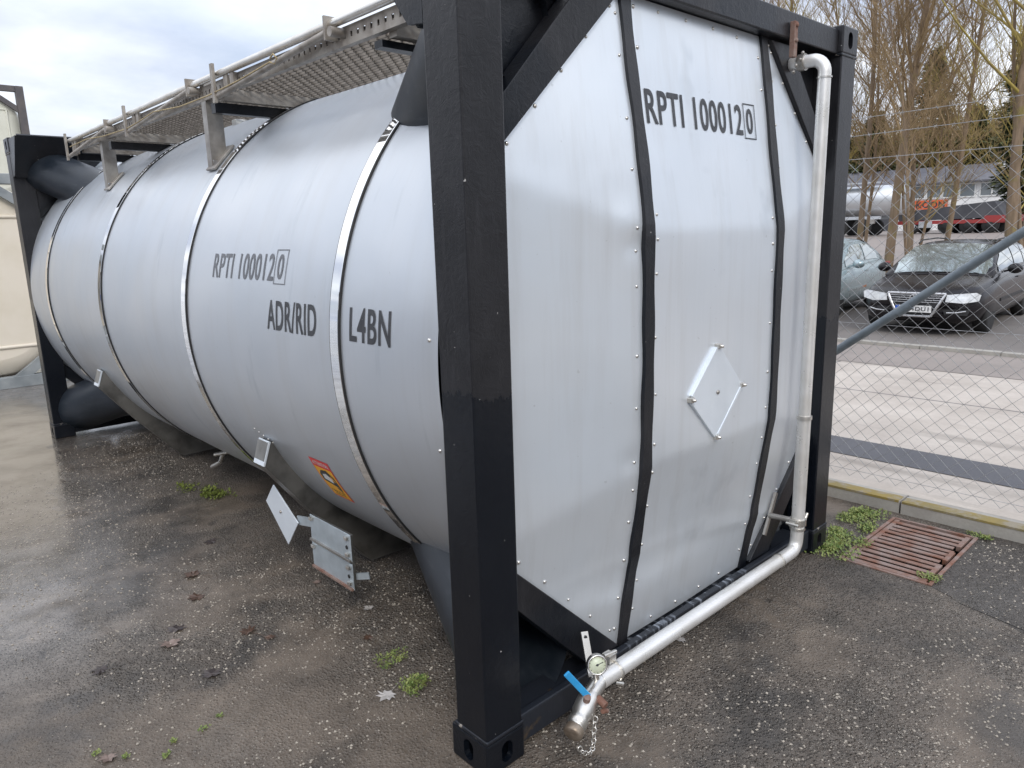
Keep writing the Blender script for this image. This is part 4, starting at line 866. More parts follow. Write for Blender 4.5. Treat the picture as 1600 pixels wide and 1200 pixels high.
# ------------------------------------------------------------------ chain link fence
FX = 3.40
fence = empty('chain_link_fence', (FX, 3.0, 0.07), label='wire mesh fence with barbed wire between the tank and the road', cat='fence')
def lf(mb): return local(mb, fence)
Y0, Y1, ZB, ZT = -6.0, 13.0, 0.085, 2.085; cw, ch = 0.094, 0.088
mb = MB(); nrow = int((ZT - ZB) / (ch / 2)); nw = int((Y1 - Y0) / (cw / 2)); rr = 0.0014
for i in range(nw):
    yb = Y0 + i * cw / 2; s0 = 1 if i % 2 else -1
    # each wire zigzags between neighbours over the full height
    vs = []; 
    for j in range(nrow + 1):
        z = ZB + j * ch / 2; y = yb + (cw / 4) * (1 if (j + (i % 2)) % 2 else -1); x = FX + (0.0025 if j % 2 else -0.0025)
        vs += [(x - rr, y - rr, z), (x + rr, y - rr, z), (x + rr, y + rr, z), (x - rr, y + rr, z)]
    mb.add(vs, [(4 * j + c, 4 * j + (c + 1) % 4, 4 * j + 4 + (c + 1) % 4, 4 * j + 4 + c) for j in range(nrow) for c in range(4)])
    zt = ZB + nrow * ch / 2; mb.tube([(FX, vs[-4][1], zt - 0.002), (FX, vs[-4][1] + 0.006 * s0, zt + 0.022)], rr, 4)
lf(mb).build('wire_mesh', M['wire'], fence)
for z in (2.075, 1.08, 0.12):
    lf(MB().tube([(FX + 0.004, Y0, z + 0.03), (FX + 0.004, -1.13, z), (FX + 0.004, 3.9, z + 0.02), (FX + 0.004, Y1, z)], 0.0018, 6)).build('line_wire', M['wire'], fence)
for z in (2.32, 2.22):
    mb = MB(); r5 = random.Random(int(z * 100)); mb.tube([(FX, Y0, z), (FX, -1.13, z + 0.02), (FX, 1.4, z - 0.02), (FX, 3.9, z + 0.01), (FX, Y1, z)], 0.0016, 6)
    y = Y0
    while y < Y1:
        zz = z + (0.02 if y < 0 else 0) * 0; zz = z + 0.02 - 0.04 * max(0, min(1, (y + 1.13) / 2.53)) if y < 1.4 else z - 0.02 + 0.03 * min(1, (y - 1.4) / 2.5)
        if -1.5 < y < 3.9:
            for _ in range(2):
                d = Vector((r5.uniform(-1, 1), r5.uniform(-.4, .4), r5.uniform(-1, 1))).normalized() * 0.012; mb.tube([Vector((FX, y, zz)) - d, Vector((FX, y + 0.003, zz)) + d], 0.0012, 4)
        y += 0.09
    lf(mb).build('barbed_wire', M['wire'], fence)
for y in (-3.63, -1.13, 1.37 + 0.02, 3.9, 6.4, 8.9, 11.4):
    lf(MB().tube([(FX + 0.035, y, 0.0), (FX + 0.035, y, 2.42)], 0.024, 16)).build('post', M['strut'], fence)
lf(MB().tube([(3.365, -1.09, 2.06), (3.365, 1.50, 0.05)], 0.0255, 18)).build('strut', M['strut'], fence)
lf(MB().tube([(3.365, -0.02, 1.222), (3.365, 0.05, 1.168)], 0.0268, 18)).build('strut_collar', M['strut'], fence)
# ------------------------------------------------------------------ trees
def tree(name, loc, h, lean, r0, seed, label, cat, nb=26, tw=9, start=0.25, spread=1.0, crownmat='twig', twl=1.0, trunkmat='bark', group='bare trees behind the parked cars', fork=None, up=0.75):
    r = random.Random(seed); root = empty(name, loc, label=label, cat=cat, group=group)
    n = 14; tp = []; w1, w2 = r.uniform(0, 6), r.uniform(0, 6)
    for i in range(n + 1):
        t = i / n; tp.append(Vector((0.10 * math.sin(w1 + 4 * t) * t * 2, lean * h * t + 0.09 * math.sin(w2 + 5 * t) * t * 2, h * t)))
    r0 *= 0.66; MB().tube(tp, r0, 9, True, [r0 * (1.15 if i == 0 else 1) * (1 - 0.85 * (i / n)) + 0.006 for i in range(n + 1)]).build('trunk', M[trunkmat], root)
    cb = MB()
    def at(t): q = min(n - 1e-6, max(0, t * n)); i = int(q); return tp[i].lerp(tp[i + 1], q - i)
    def twig(p, d, l, rad, lev):
        k = 3 if lev < 2 else 2; pts = [p]; q = Vector(p); dd = Vector(d)
        for i in range(k):
            dd = (dd + Vector((r.uniform(-.25, .25), r.uniform(-.25, .25), r.uniform(-.08, .28)))).normalized(); q = q + dd * l / k; pts.append(q)
        rs = [rad * (1 - 0.75 * i / k) for i in range(k + 1)]; cb.tube(pts, rad, 5 if lev == 0 else 3, False, rs)
        return pts
    for b in range(nb):
        t = start + (0.97 - start) * (b + r.random() * 0.8) / nb; p = at(t); a = r.random() * 6.28; L1 = h * (0.30 - 0.2 * (t - start)) * r.uniform(0.6, 1.15) * spread
        d = Vector((math.cos(a), math.sin(a), up + r.uniform(0, 0.7))).normalized()
        p1 = twig(p, d, L1, max(0.010, r0 * 0.36 * (1 - 0.6 * t)), 0)
        for c_ in range(tw):
            u = r.uniform(0.2, 1.0) * 3; i = min(2, int(u)); q = p1[i].lerp(p1[i + 1], u - i)
            d2 = ((p1[i + 1] - p1[i]).normalized() + Vector((r.uniform(-.8, .8), r.uniform(-.8, .8), r.uniform(-.3, .8)))).normalized()
            p2 = twig(q, d2, L1 * r.uniform(0.25, 0.55) * twl, 0.007, 1)
            for e_ in range(4):
                d3 = (d2 + Vector((r.uniform(-.9, .9), r.uniform(-.9, .9), r.uniform(-.4, .7)))).normalized(); q = p2[1].lerp(p2[3], r.random()); twig(q, d3, L1 * 0.14 * r.uniform(.6, 1.4) * twl, 0.004, 2)
    cb.build('crown', M[crownmat], root); return root
Tr = [((18, 6.13), 11, 0.005, .115, 'bare slim tree nearest the right post of the tank frame', 'twig'), ((17, 5.06), 12, -0.057, .16, 'thick forked bare tree left of the dark car', 'twig'),
      ((17.2, 4.60), 9, 0.06, .085, 'bare tree rising close beside the thick forked tree', 'twig'), ((15, 3.75), 7.5, 0.15, .05, 'thin dark sapling leaning left across the conifer', 'twig'),
      ((19, 4.53), 11, -0.078, .10, 'slim pale tree leaning right above the dark car', 'twig'), ((16, 2.33), 12, 0.05, .17, 'thick bare tree at the right edge above the dark car', 'twigy'),
      ((16.2, 2.15), 9, 0.10, .07, 'bare side tree joined to the thick tree at the right edge', 'twigy'), ((20, 6.82), 9, -0.03, .07, 'thin tree behind the silver blue car', 'twig'),
      ((20, 9.42), 11, -0.04, .12, 'yellowish tree showing over the top rail of the tank frame', 'twigy'), ((22, 9.5), 10, 0.12, .10, 'bare tree leaning left over the top rail', 'twig'),
      ((21, 8.0), 9, 0.05, .07, 'bare tree right of the yellowish one over the top rail', 'twigy'), ((21, 5.9), 10, 0.12, .06, 'slender bare tree in the gap beside the slim one', 'twig'),
      ((20, 5.5), 7, -0.13, .055, 'low lichen covered tree leaning right in front of the conifer', 'twigy'), ((21, 3.3), 8, -0.02, .06, 'lichen covered bush tree between the two right hand trunks', 'twigy'),
      ((24, 12.5), 10, 0.0, .1, 'bare tree farthest left over the top rail', 'twig')]
for i, (xy, h, lean, r0, lab, cm) in enumerate(Tr):
    tree('bare_tree', (*xy, zg(*xy) - 0.05), h, lean, r0, 100 + i, lab, 'tree', nb=38, tw=11, crownmat=cm, start=0.22 if r0 < .12 else .30)
# thicket of bare shrubs behind the trees
def shrub_mesh(seed, h=5.5, w=3.6, n=640):
    r = random.Random(seed); mb = MB()
    for _ in range(n):
        a = r.random() * 6.28; q = w * 0.5 * math.sqrt(r.random()); p = Vector((q * math.cos(a) * .6, q * math.sin(a) * .6, r.uniform(0, h * 0.55)))
        d = Vector((math.cos(a) * .5 + r.uniform(-.5, .5), math.sin(a) * .5 + r.uniform(-.5, .5), r.uniform(.3, 1.4))).normalized(); l = h * r.uniform(.2, .5); pts = [p]
        for k in range(3): d = (d + Vector((r.uniform(-.3, .3), r.uniform(-.3, .3), r.uniform(-.3, .2)))).normalized(); pts.append(pts[-1] + d * l / 3)
        mb.tube(pts, .02, 3, False, [.022, .016, .011, .005])
        for _2 in range(4):
            q = pts[1].lerp(pts[3], r.random()); e = q + Vector((r.uniform(-1, 1), r.uniform(-1, 1), r.uniform(-.4, 1))).normalized() * h * .12; mb.tube([q, e], .008, 3, False, [.009, .004])
    return mb.mesh('shrub', M['brush'])
SM = [shrub_mesh(s_) for s_ in (1, 2, 3)]
SL = ['behind the slim tree nearest the post', 'behind the thick forked tree', 'below the left flank of the conifer', 'in front of the conifer', 'right of the conifer', 'before the dark ivy clad tree', 'at the right edge of the view', 'hidden behind the tank frame post', 'over the silver tank trailer', 'above the white building end', 'above the dark roof middle', 'above the dark roof right end', 'over the top rail left', 'over the top rail right']
for i in range(14):
    y = [31, 28, 25.5, 22.5, 19.5, 16.5, 13.5, 34.5, 27, 21, 16, 11, 39, 44][i]; x = [74, 76, 74, 78, 74, 76, 74, 75, 82, 84, 82, 84, 76, 78][i]
    o = obj('bare_shrub', SM[i % 3], label='brown leafless shrub ' + SL[i], cat='shrub', group='bare shrubs of the thicket'); o.location = (x, y, zg(x, y) - 0.1); o.rotation_euler = (0, 0, i * 1.7); k = 2.2 + 0.25 * math.sin(i * 2.1); o.scale = (k, k, k * (0.95))
for i in range(7):
    y = [30.0, 26.5, 23.0, 19.5, 16.0, 12.5, 33.0][i]; o = obj('bare_shrub', SM[i % 3], label='lower brown shrub just behind the roof, ' + ['far left, beside the post', 'left of the pointed conifer', 'left foot of the pointed conifer', 'right foot of the pointed conifer', 'right of the roof skylight', 'at the right edge', 'leftmost of all, behind the post'][i], cat='shrub', group='bare shrubs of the thicket')
    o.location = (71.5, y, 0.8); o.rotation_euler = (0, 0, i * 2.3 + 1); o.scale = (1.7, 1.7, 1.35 + .15 * (i % 3))
# conifers
def conifer(loc, h, w, seed, label, round_=False, n=2600):
    r = random.Random(seed); root = empty('conifer', loc, label=label, cat='conifer', group='evergreen trees of the far wood')
    MB().tube([(0, 0, 0), (0, 0, h * .96)], .2, 8, True, [.3, .04]).build('trunk', M['bark'], root); mb = MB()
    for _ in range(n):
        t = r.random() ** 0.8; z = h * (0.08 + 0.92 * t); lay = 0.75 + 0.25 * math.sin(z * 3.4 + seed)
        prof = (1 - t) ** 0.8 if not round_ else math.sqrt(max(0.02, 1 - (2 * t - 0.9) ** 2 * 0.8)) * .9
        q = w * 0.5 * prof * lay * r.uniform(.35, 1.08); a = r.random() * 6.28; p = Vector((q * math.cos(a), q * math.sin(a), z - q * .15))
        for _2 in range(3):
            d = Vector((math.cos(a) + r.uniform(-.7, .7), math.sin(a) + r.uniform(-.7, .7), r.uniform(-.5, .35))).normalized(); s_ = Vector((-d.y, d.x, r.uniform(-.6, .6))).normalized(); l = r.uniform(.25, .6)
            pp = p + Vector((r.uniform(-.3, .3), r.uniform(-.3, .3), r.uniform(-.3, .3)))
            mb.add([pp, pp + d * l * .5 + s_ * .11, pp + d * l, pp + d * l * .5 - s_ * .11], [(0, 1, 2, 3)])
    mb.build('crown', M['needle'], root)
conifer((70, 21.5, .9), 14.6, 8.0, 1, 'tall pointed conifer behind the thick forked tree'); conifer((66, 24.5, .9), 9.6, 6.5, 2, 'lower conifer left of the tall pointed one'); conifer((68, 17.5, .9), 9.4, 6.0, 3, 'lower conifer right of the tall pointed one')
conifer((50, 9.9, .9), 11.0, 3.4, 4, 'dark ivy clad evergreen at the right edge', True); conifer((72, 14.0, .9), 8.5, 7.0, 5, 'broad evergreen between the pointed one and the right edge', True); conifer((70, 29.5, .9), 8.6, 7.0, 6, 'broad evergreen behind the tank frame post', True); conifer((70, 10.0, .9), 7.5, 7.0, 7, 'broad evergreen farthest right', True)
# ------------------------------------------------------------------ white building with dark roof
bl = empty('yard_building', (62, 15, 0.9), label='long white yard building with dark roof and orange sign', cat='building')
def Lb(mb): return local(mb, bl)
bx = 60.0
Lb(MB().box((bx, 4.0, 0.7), (bx + 9, 20.0, 4.35))).build('wall', M['wallw'], bl)
rf = MB(); rf.prism([(bx - 0.5, 3.4, 4.25), (bx - 0.5, 3.4, 4.36), (bx + 4.4, 3.4, 5.75), (bx + 9.4, 3.4, 4.36), (bx + 9.4, 3.4, 4.25)], (0, 23.5, 0)); Lb(rf).build('roof', M['roofd'], bl)
Lb(MB().box((bx + 0.1, 20.05, 0.7), (bx + 8.5, 26.5, 4.2))).build('side_wing', M['tarp'], bl)
Lb(MB().prism([(bx + 2.0, 12.8, 4.9), (bx + 2.0, 14.2, 4.9), (bx + 2.0, 14.2, 5.55), (bx + 2.0, 12.8, 5.55)], (1.5, 0, 0.2))).build('skylight', M['wallw'], bl)
for i, (ya, yb) in enumerate(((18.3, 19.2), (17.2, 18.1), (16.1, 17.0), (15.0, 15.9), (13.2, 14.6), (8.6, 10.2), (6.6, 8.2), (11.0, 12.4))):
    w = Lb(MB().box((bx - 0.03, ya, 3.28), (bx - 0.01, yb, 4.12))).build('window', M['winb'], bl)
    mb = MB(); t = .09
    for a, b in (((bx - .07, ya - t, 3.19), (bx - .035, yb + t, 3.28)), ((bx - .07, ya - t, 4.12), (bx - .035, yb + t, 4.21)), ((bx - .07, ya - t, 3.28), (bx - .035, ya, 4.12)), ((bx - .07, yb, 3.28), (bx - .035, yb + t, 4.12))): mb.box(a, b)
    if yb - ya > 1.2: mb.box((bx - .07, (ya + yb) / 2 - .05, 3.28), (bx - .035, (ya + yb) / 2 + .05, 4.12))
    Lb(mb).build('frame', M['white'], w)
sg = Lb(MB().box((bx - 0.12, 16.65, 2.44), (bx - 0.072, 18.95, 3.10))).build('sign', M['orange'], bl)
mb = MB(); text_on(mb, 'KOON', lambda u, v: (bx - 0.125, 18.78 - 1.95 * u, 2.54 + 0.46 * v), 0.03); Lb(mb).build('lettering', M['ink'], sg)
# ------------------------------------------------------------------ trailers in the far yard
def wheel_far(mb, x, y, z, r_=.5, w=.3): mb.lathe((x, y, z), (1, 0, 0), [(-w / 2, .1), (-w / 2, r_ * .9), (-w * .4, r_), (w * .4, r_), (w / 2, r_ * .9), (w / 2, .1)], 20)
def tanktrailer():
    x, z0 = 44.0, 0.85; t = empty('tank_trailer', (x, 17.5, z0), label='silver road tank trailer beyond the parked silver blue car', cat='trailer')
    lc = lambda mb: local(mb, t)
    lc(MB().lathe((x, 14.0, z0 + 2.0), (0, 1, 0), [(0, 0.0), (0.0, .72), (.10, .85), (8.4, .85), (8.5, .7), (8.5, 0)], 36)).build('tank_body', M['silver'], t)
    lc(MB().box((x - .95, 15.0, z0 + .95), (x - .85, 22.4, z0 + 1.12)).box((x + .85, 15.0, z0 + .95), (x + .95, 22.4, z0 + 1.12))).build('chassis', M['silver'], t)
    lc(MB().box((x - .9, 15.2, z0 + 2.97), (x - .3, 22.2, z0 + 3.03))).build('catwalk', M['silver'], t)
    for y in (16.0, 17.3, 18.6, 21.5):
        for s_ in (-1, 1): mb = MB(); wheel_far(mb, x + s_ * .95, y, z0 + .5); lc(mb).build('wheel', M['tyre'], t)
    for y in (15.3, 19.8): lc(MB().box((x - 1.05, y, z0 + .7), (x - .9, y + .35, z0 + .95))).build('mudguard', M['bracket'], t)
tanktrailer()
def tipper():
    x, z0 = 47.0, 0.88; t = empty('tipper_trailer', (x, 12.4, z0), label='dark tipper trailer on a red chassis before the white building', cat='trailer')
    lc = lambda mb: local(mb, t)
    lc(MB().prism([(x - 1.1, 15.0, z0 + .75), (x - 1.1, 15.2, z0 + 1.25), (x - 1.1, 10.2, z0 + 1.72), (x - 1.1, 9.6, z0 + .85)], (2.2, 0, 0))).build('body', M['tarp'], t)
    lc(MB().box((x - 1.12, 9.4, z0 + .55), (x - .98, 15.1, z0 + .75)).box((x - 1.14, 8.8, z0 + .6), (x - .98, 10.6, z0 + .95))).build('chassis', M['redp'], t)
    for y in (10.3, 11.4, 12.5, 14.3):
        for s_ in (-1, 1):
            mb = MB(); wheel_far(mb, x + s_ * .95, y, z0 + .42, .42); w = lc(mb).build('wheel', M['tyre'], t)
            if s_ < 0: lc(MB().lathe((x - 1.12, y, z0 + .42), (-1, 0, 0), [(0, .2), (.03, .14), (.03, 0)], 14)).build('hub', M['silver'] if y > 13 else M['tyre'], w)
    lc(MB().box((x - 1.15, 13.2, z0 + .35), (x - 1.0, 13.9, z0 + .72))).build('toolbox', M['silver'], t)
tipper()
# ------------------------------------------------------------------ tank container at the far left
def tank2(x0, y0, z0, label, skin, frame, name='neighbour'):
    t = empty('tank_container', (x0, y0, z0), label=label, cat='tank container', group='tank containers in the row behind')
    lc = lambda mb: local(mb, t)
    Wd, Ln, H = 2.438, 6.058, 2.55
    def m2(mb, fx, fy): mb.v = [((2 * x0 - Wd - x + 0) if fx else x, (2 * y0 + Ln - y) if fy else y, z) for x, y, z in mb.v]; return mb
    for fx in (0, 1):
        for fy in (0, 1):
            lc(m2(MB().box((x0 - .15, y0, z0), (x0, y0 + .15, z0 + H)), fx, fy)).build('corner_post', M[frame], t, bevel=.008)
            lc(m2(MB().prism([(x0 - .15, y0 + .03, z0 + .55), (x0 - .15, y0 + .03, z0 + .40), (x0 - .62, y0 + .03, z0 + .06), (x0 - .80, y0 + .03, z0 + .06)], (0, .08, 0)), fx, fy)).build('diagonal_brace', M[frame], t)
            lc(m2(MB().prism([(x0 - .15, y0 + .03, z0 + H - .55), (x0 - .15, y0 + .03, z0 + H - .42), (x0 - .60, y0 + .03, z0 + H - .1), (x0 - .76, y0 + .03, z0 + H - .1)], (0, .08, 0)), fx, fy)).build('diagonal_brace', M[frame], t)
    for fy in (0, 1):
        lc(m2(MB().box((x0 - Wd + .15, y0 + .02, z0), (x0 - .15, y0 + .14, z0 + .14)), 0, fy)).build('bottom_rail', M[frame], t, bevel=.006)
        lc(m2(MB().box((x0 - Wd + .15, y0 + .02, z0 + H - .12), (x0 - .15, y0 + .14, z0 + H)), 0, fy)).build('top_rail', M[frame], t, bevel=.006)
    # rounded square skin with pressed panels
    cx, cz = x0 - Wd / 2, z0 + H / 2; mb = MB(); n = 96; sec = [(.12, .80), (.16, .95), (.30, 1.0), (Ln - .30, 1.0), (Ln - .16, .95), (Ln - .12, .80)]; vs = []
    for yy, q in sec:
        for k in range(n):
            a = 2 * math.pi * k / n; c_, s_ = math.cos(a), math.sin(a); e = (abs(c_) ** 4.2 + abs(s_) ** 4.2) ** (-1 / 4.2); vs.append((cx + 1.13 * q * e * c_, y0 + yy, cz + 1.17 * q * e * s_))
    mb.add(vs, [(i * n + (k + 1) % n, i * n + k, (i + 1) * n + k, (i + 1) * n + (k + 1) % n) for i in range(5) for k in range(n)], True)
    mb.add(vs[:n], [tuple(range(n))]); mb.add(vs[-n:], [tuple(range(n - 1, -1, -1))])
    sk = lc(mb).build('tank_shell', M[skin], t)
    for a, b in ((-.86, -.06), (.06, .86)):
        P = [(a, -.78), (b, -.78), (b, .78), (a, .78)]
        mb = MB(); 
        for (xa, za_), (xb, zb_) in zip(P, P[1:] + P[:1]): mb.tube([(cx + xa, y0 + .12, cz + za_), (cx + xb, y0 + .12, cz + zb_)], .022, 8)
        lc(mb).build('pressed_seam', M[skin], sk)
    return t
tank2(0.93, 9.0, 0.0, 'cream tank container with grey blue frame standing on the ground beyond the silver one', 'cream', 'gframe')
tank2(2.55, 18.0, 2.56, 'pale yellow tank container with brown grey frame stacked farther back above the cream one', 'creamy', 'dframe')
tank2(2.55, 18.0, 0.0, 'lower container of the far stack mostly hidden behind the cream one', 'creamy', 'dframe')
# ================================================================== PARKED CARS
def interp(tab, s):
    if s <= tab[0][0]: return tab[0][1]
    for (a, va), (b, vb) in zip(tab, tab[1:]):
        if s <= b:
            t = (s - a) / (b - a); return va + (vb - va) * t
    return tab[-1][1]
def car(loc, rz, L, w, deck, roof, glz, pm, label, sedan=False):
    """x runs rearward from the nose, y to the car's right-hand side as seen from behind, z up"""
    root = empty('parked_car', loc, rz, label=label, cat='car', group='cars in the car park')
    deckf = lambda s: interp(deck, s); wf = lambda s: interp([(0, w * .66), (.08, w * .80), (.3, w * .93), (.8, w), (L - .8, w), (L - .25, w * .93), (L - .05, w * .84), (L, w * .76)], s)
    zb = lambda s: interp([(0, .30), (.1, .22), (.8, .19), (L - .8, .20), (L - .1, .26), (L, .34)], s)
    st = sorted(set([0, .03, .08, .16, .3, .5, .75, 1.0, 1.3, 1.7, 2.2, 2.7, 3.2, 3.6, L - 1.0, L - .7, L - .4, L - .2, L - .08, L - .02, L]))
    vs = []
    def sec(s):
        ww, zt, b = wf(s), deckf(s), zb(s); mid = b + (zt - b) * .5
        h = [(0, b), (ww * .80, b), (ww * .95, b + .07), (ww * .995, b + .20), (ww, mid), (ww * .985, zt - .17), (ww * .95, zt - .06), (ww * .87, zt - .008), (ww * .6, zt + .018), (0, zt + .028)]
        return [(s, y, z) for y, z in h] + [(s, -y, z) for y, z in h[-2:0:-1]]
    n = len(sec(0)); rows = [sec(s) for s in st]
    # nose and tail bow: centre further out than the corners
    for i, row in enumerate(rows): rows[i] = [(x + (0.16 * (abs(y) / w) ** 2 if st[i] < .4 else 0) * (1 - st[i] / .4) - (0.10 * (abs(y) / w) ** 2 if st[i] > L - .4 else 0) * (1 - (L - st[i]) / .4), y, z) for x, y, z in row]
    mb = MB().add([p for r_ in rows for p in r_], [(i * n + k, i * n + (k + 1) % n, (i + 1) * n + (k + 1) % n, (i + 1) * n + k) for i in range(len(rows) - 1) for k in range(n)] + [tuple(range(n - 1, -1, -1)), tuple((len(rows) - 1) * n + k for k in range(n))], True)
    body = mb.build('body', M[pm], root)
    bm = bmesh.new(); bm.from_mesh(body.data); bmesh.ops.recalc_face_normals(bm, faces=bm.faces); bm.to_mesh(body.data); bm.free()
    xw = (.90, L - 1.02)
    for x in xw:
        for s_ in (-1, 1): boolcut(body, MB().lathe((x, s_ * w * .70, .33), (0, s_, 0), [(0, .365), (w * .6, .365)], 32))
    for p in body.data.polygons: p.use_smooth = True
    # dark underside / arch liners
    MB().box((.35, -w * .68, .20), (L - .35, w * .68, .50)).build('underbody', M['trim'], body)
    for x in xw:
        for s_ in (-1, 1):
            yo = s_ * (w - .015)
            t = MB().lathe((x, yo - s_ * .21, .33), (0, s_, 0), [(0, .20), (0, .29), (.02, .322), (.19, .322), (.205, .30), (.208, .235)], 32).build('tyre', M['tyre'], root)
            mb = MB().lathe((x, yo - s_ * .005, .33), (0, s_, 0), [(-.03, .19), (-.01, .235), (-.002, .237), (-.002, .222), (-.04, .20)], 32); mb.lathe((x, yo - s_ * .04, .33), (0, s_, 0), [(0, .05), (.03, .045), (.035, 0)], 12)
            for k in range(7):
                a = 2 * math.pi * k / 7 + .3; mb.bar((x + .035 * math.cos(a), yo - s_ * .015, .33 + .035 * math.sin(a)), (x + .222 * math.cos(a), yo - s_ * .015, .33 + .222 * math.sin(a)), .034, .02, (0, 1, 0))
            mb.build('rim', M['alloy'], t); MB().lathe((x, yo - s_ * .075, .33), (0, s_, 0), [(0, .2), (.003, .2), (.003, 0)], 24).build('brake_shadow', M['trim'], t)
    # greenhouse
    ws0, ws1, rr1, rr0 = glz     # windscreen base, roof front, roof rear, rear glass base
    zr = lambda s: interp(roof, s)
    gs = [ws0 + (ws1 - ws0) * i / 5 for i in range(6)] + [ws1 + (rr1 - ws1) * i / 6 for i in range(1, 7)] + [rr1 + (rr0 - rr1) * i / 4 for i in range(1, 5)]
    def gsec(s):
        top = zr(s) ; base = deckf(s) - .02; k = max(0.02, min(1, (top - base) / .48)); yb = wf(s) * .90; yt = yb - .20 * k
        h = [(yb, base), (yb - .015, base + .02 * k), (yb * .5 + yt * .5 + .018 * k, base + (top - base) * .5), (yt + .02, top - .05 * k), (yt - .06, top - .008), (yt * .5, top + .018 * k), (0, top + .028 * k)]
        return [(s, y, z) for y, z in h] + [(s, -y, z) for y, z in h[-2::-1]]
    rows = [gsec(s) for s in gs]; n = len(rows[0])
    MB().add([p for r_ in rows for p in r_], [(i * n + k, (i + 1) * n + k, (i + 1) * n + k + 1, i * n + k + 1) for i in range(len(rows) - 1) for k in range(n - 1)] + [tuple(range(n)), tuple((len(rows) - 1) * n + k for k in range(n - 1, -1, -1))], True).build('roof', M[pm], root)
    def side_pt(s, t, s_, off=.012):
        g_ = gsec(s); y0, z0 = g_[1][1], g_[1][2]; ym, zm = g_[2][1], g_[2][2]; y1, z1 = g_[3][1], g_[3][2]
        (ya, za_), (yb2, zb2), q = ((y0, z0), (ym, zm), t * 2) if t < .5 else ((ym, zm), (y1, z1), t * 2 - 1); return (s, s_ * (ya + (yb2 - ya) * q + off), za_ + (zb2 - za_) * q)
    cuts = glz_cuts = [ws0 + .42, ws1 + .62, ws1 + .70, ws1 + 1.48, ws1 + 1.55, (rr1 + .12 if not sedan else rr1 + .25)]
    for s_ in (-1, 1):
        for a, b in ((cuts[0], cuts[1]), (cuts[2], cuts[3]), (cuts[4], cuts[5])):
            if b - a < .15: continue
            vs = []; m_ = 10
            for i in range(m_ + 1):
                s = a + (b - a) * i / m_; tmax = .9 if zr(s) - deckf(s) > .40 else .78
                for j in range(4): vs.append(side_pt(s, .10 + (tmax - .10) * j / 3, s_))
            MB().add(vs, [(i * 4 + j, (i + 1) * 4 + j, (i + 1) * 4 + j + 1, i * 4 + j + 1) for i in range(m_) for j in range(3)], True).build('side_window', M['glass'], root)
    def fr_pt(a, b, A0, A1):
        s = A0 + (A1 - A0) * b; g_ = gsec(s); yt = g_[3][1]; z = g_[6][2]; return (s + (-.02 if A1 > A0 else .02), a * (yt - .03), z + .014 - .05 * abs(a) ** 3)
    for nm, A0, A1 in (('windscreen', ws0 + .07, ws1 - .03), ('rear_window', rr0 - .06, rr1 + .04)):
        vs = [fr_pt(-1 + 2 * i / 10, j / 5, A0, A1) for i in range(11) for j in range(6)]
        MB().add(vs, [(i * 6 + j, (i + 1) * 6 + j, (i + 1) * 6 + j + 1, i * 6 + j + 1) for i in range(10) for j in range(5)], True).build(nm, M['glass'], root)
    for s_ in (-1, 1):
        mb = MB().lathe((ws0 + .52, s_ * (w + .10), deckf(ws0 + .5) + .06), (1, 0, 0), [(-.07, 0), (-.06, .05), (0, .085), (.05, .09), (.055, 0)], 16)
        mb.v = [(x, s_ * (w + .10) + (y - s_ * (w + .10)) * 1.25, z) for x, y, z in mb.v]; mb.bar((ws0 + .53, s_ * (w - .08), deckf(ws0 + .5)), (ws0 + .53, s_ * (w + .06), deckf(ws0 + .5) + .04), .05, .03); mb.build('door_mirror', M[pm], root)
        # door handles, waist moulding
        for s in (ws1 + .45, ws1 + 1.25): MB().bar((s, s_ * (w * .985 + .008), deckf(s) - .15), (s + .16, s_ * (w * .985 + .008), deckf(s) - .15), .02, .022).build('door_handle', M[pm], root)
        MB().bar((1.35, s_ * (w + .004), .52), (L - 1.5, s_ * (w + .004), .52), .015, .05).build('side_moulding', M['trim'] if not sedan else M[pm], root)
    return root, body, wf, deckf, gsec, zr
cb_root, cb_body, wfb, dkb, gsb, zrb = car((11.35, 2.55, -0.111), 0, 4.77, .91,
    [(0, .60), (.03, .66), (.10, .72), (.3, .79), (.8, .87), (1.25, .94), (1.6, .97), (3.5, 1.0), (4.5, 1.0), (4.7, .92), (4.77, .80)],
    [(1.15, .93), (1.6, 1.20), (2.05, 1.40), (2.3, 1.455), (3.2, 1.475), (4.1, 1.44), (4.35, 1.36), (4.68, 1.0)], (1.15, 2.15, 4.2, 4.66), 'carblack', 'dark estate car with chrome grille parked behind the grey strut')
cb_root.rotation_euler = (0, 0, R(3)); cb_root.scale = (1, 1, 0.96)
# front end details (x is just ahead of the bowed nose)
def nose(y): return 0.16 * (abs(y) / .91) ** 2
mb = MB()
def fpt(y, z, d=0.0): return (nose(y) + 0.004 - d + 0.05 * max(0, z - .60) / .12, y, z)
def outline(pts, w_, d=.02):
    for (a, b), (c_, e) in zip(pts, pts[1:] + pts[:1]): mb.tube([fpt(a, b, d), fpt((a + c_) / 2, (b + e) / 2, d), fpt(c_, e, d)], w_, 8)
outline([(-.42, .70), (.42, .70), (.34, .53), (.24, .33), (-.24, .33), (-.34, .53)], .022)
mb.build('grille_surround', M['alloy'], cb_root)
vs = [fpt(y, z, .006) for y, z in [(-.41, .69), (.41, .69), (.33, .53), (.23, .34), (-.23, .34), (-.33, .53)]]
MB().add(vs, [tuple(range(6))]).build('grille', M['trim'], cb_root)
for z in (.665, .63, .595, .56):
    k = .41 - (.70 - z) * .45; MB().tube([fpt(-k, z, .014), fpt(-k / 2, z, .016), fpt(0, z, .016), fpt(k / 2, z, .016), fpt(k, z, .014)], .006, 6).build('grille_bar', M['alloy'], cb_root)
mb = MB(); ex, ez = -0.035, .615
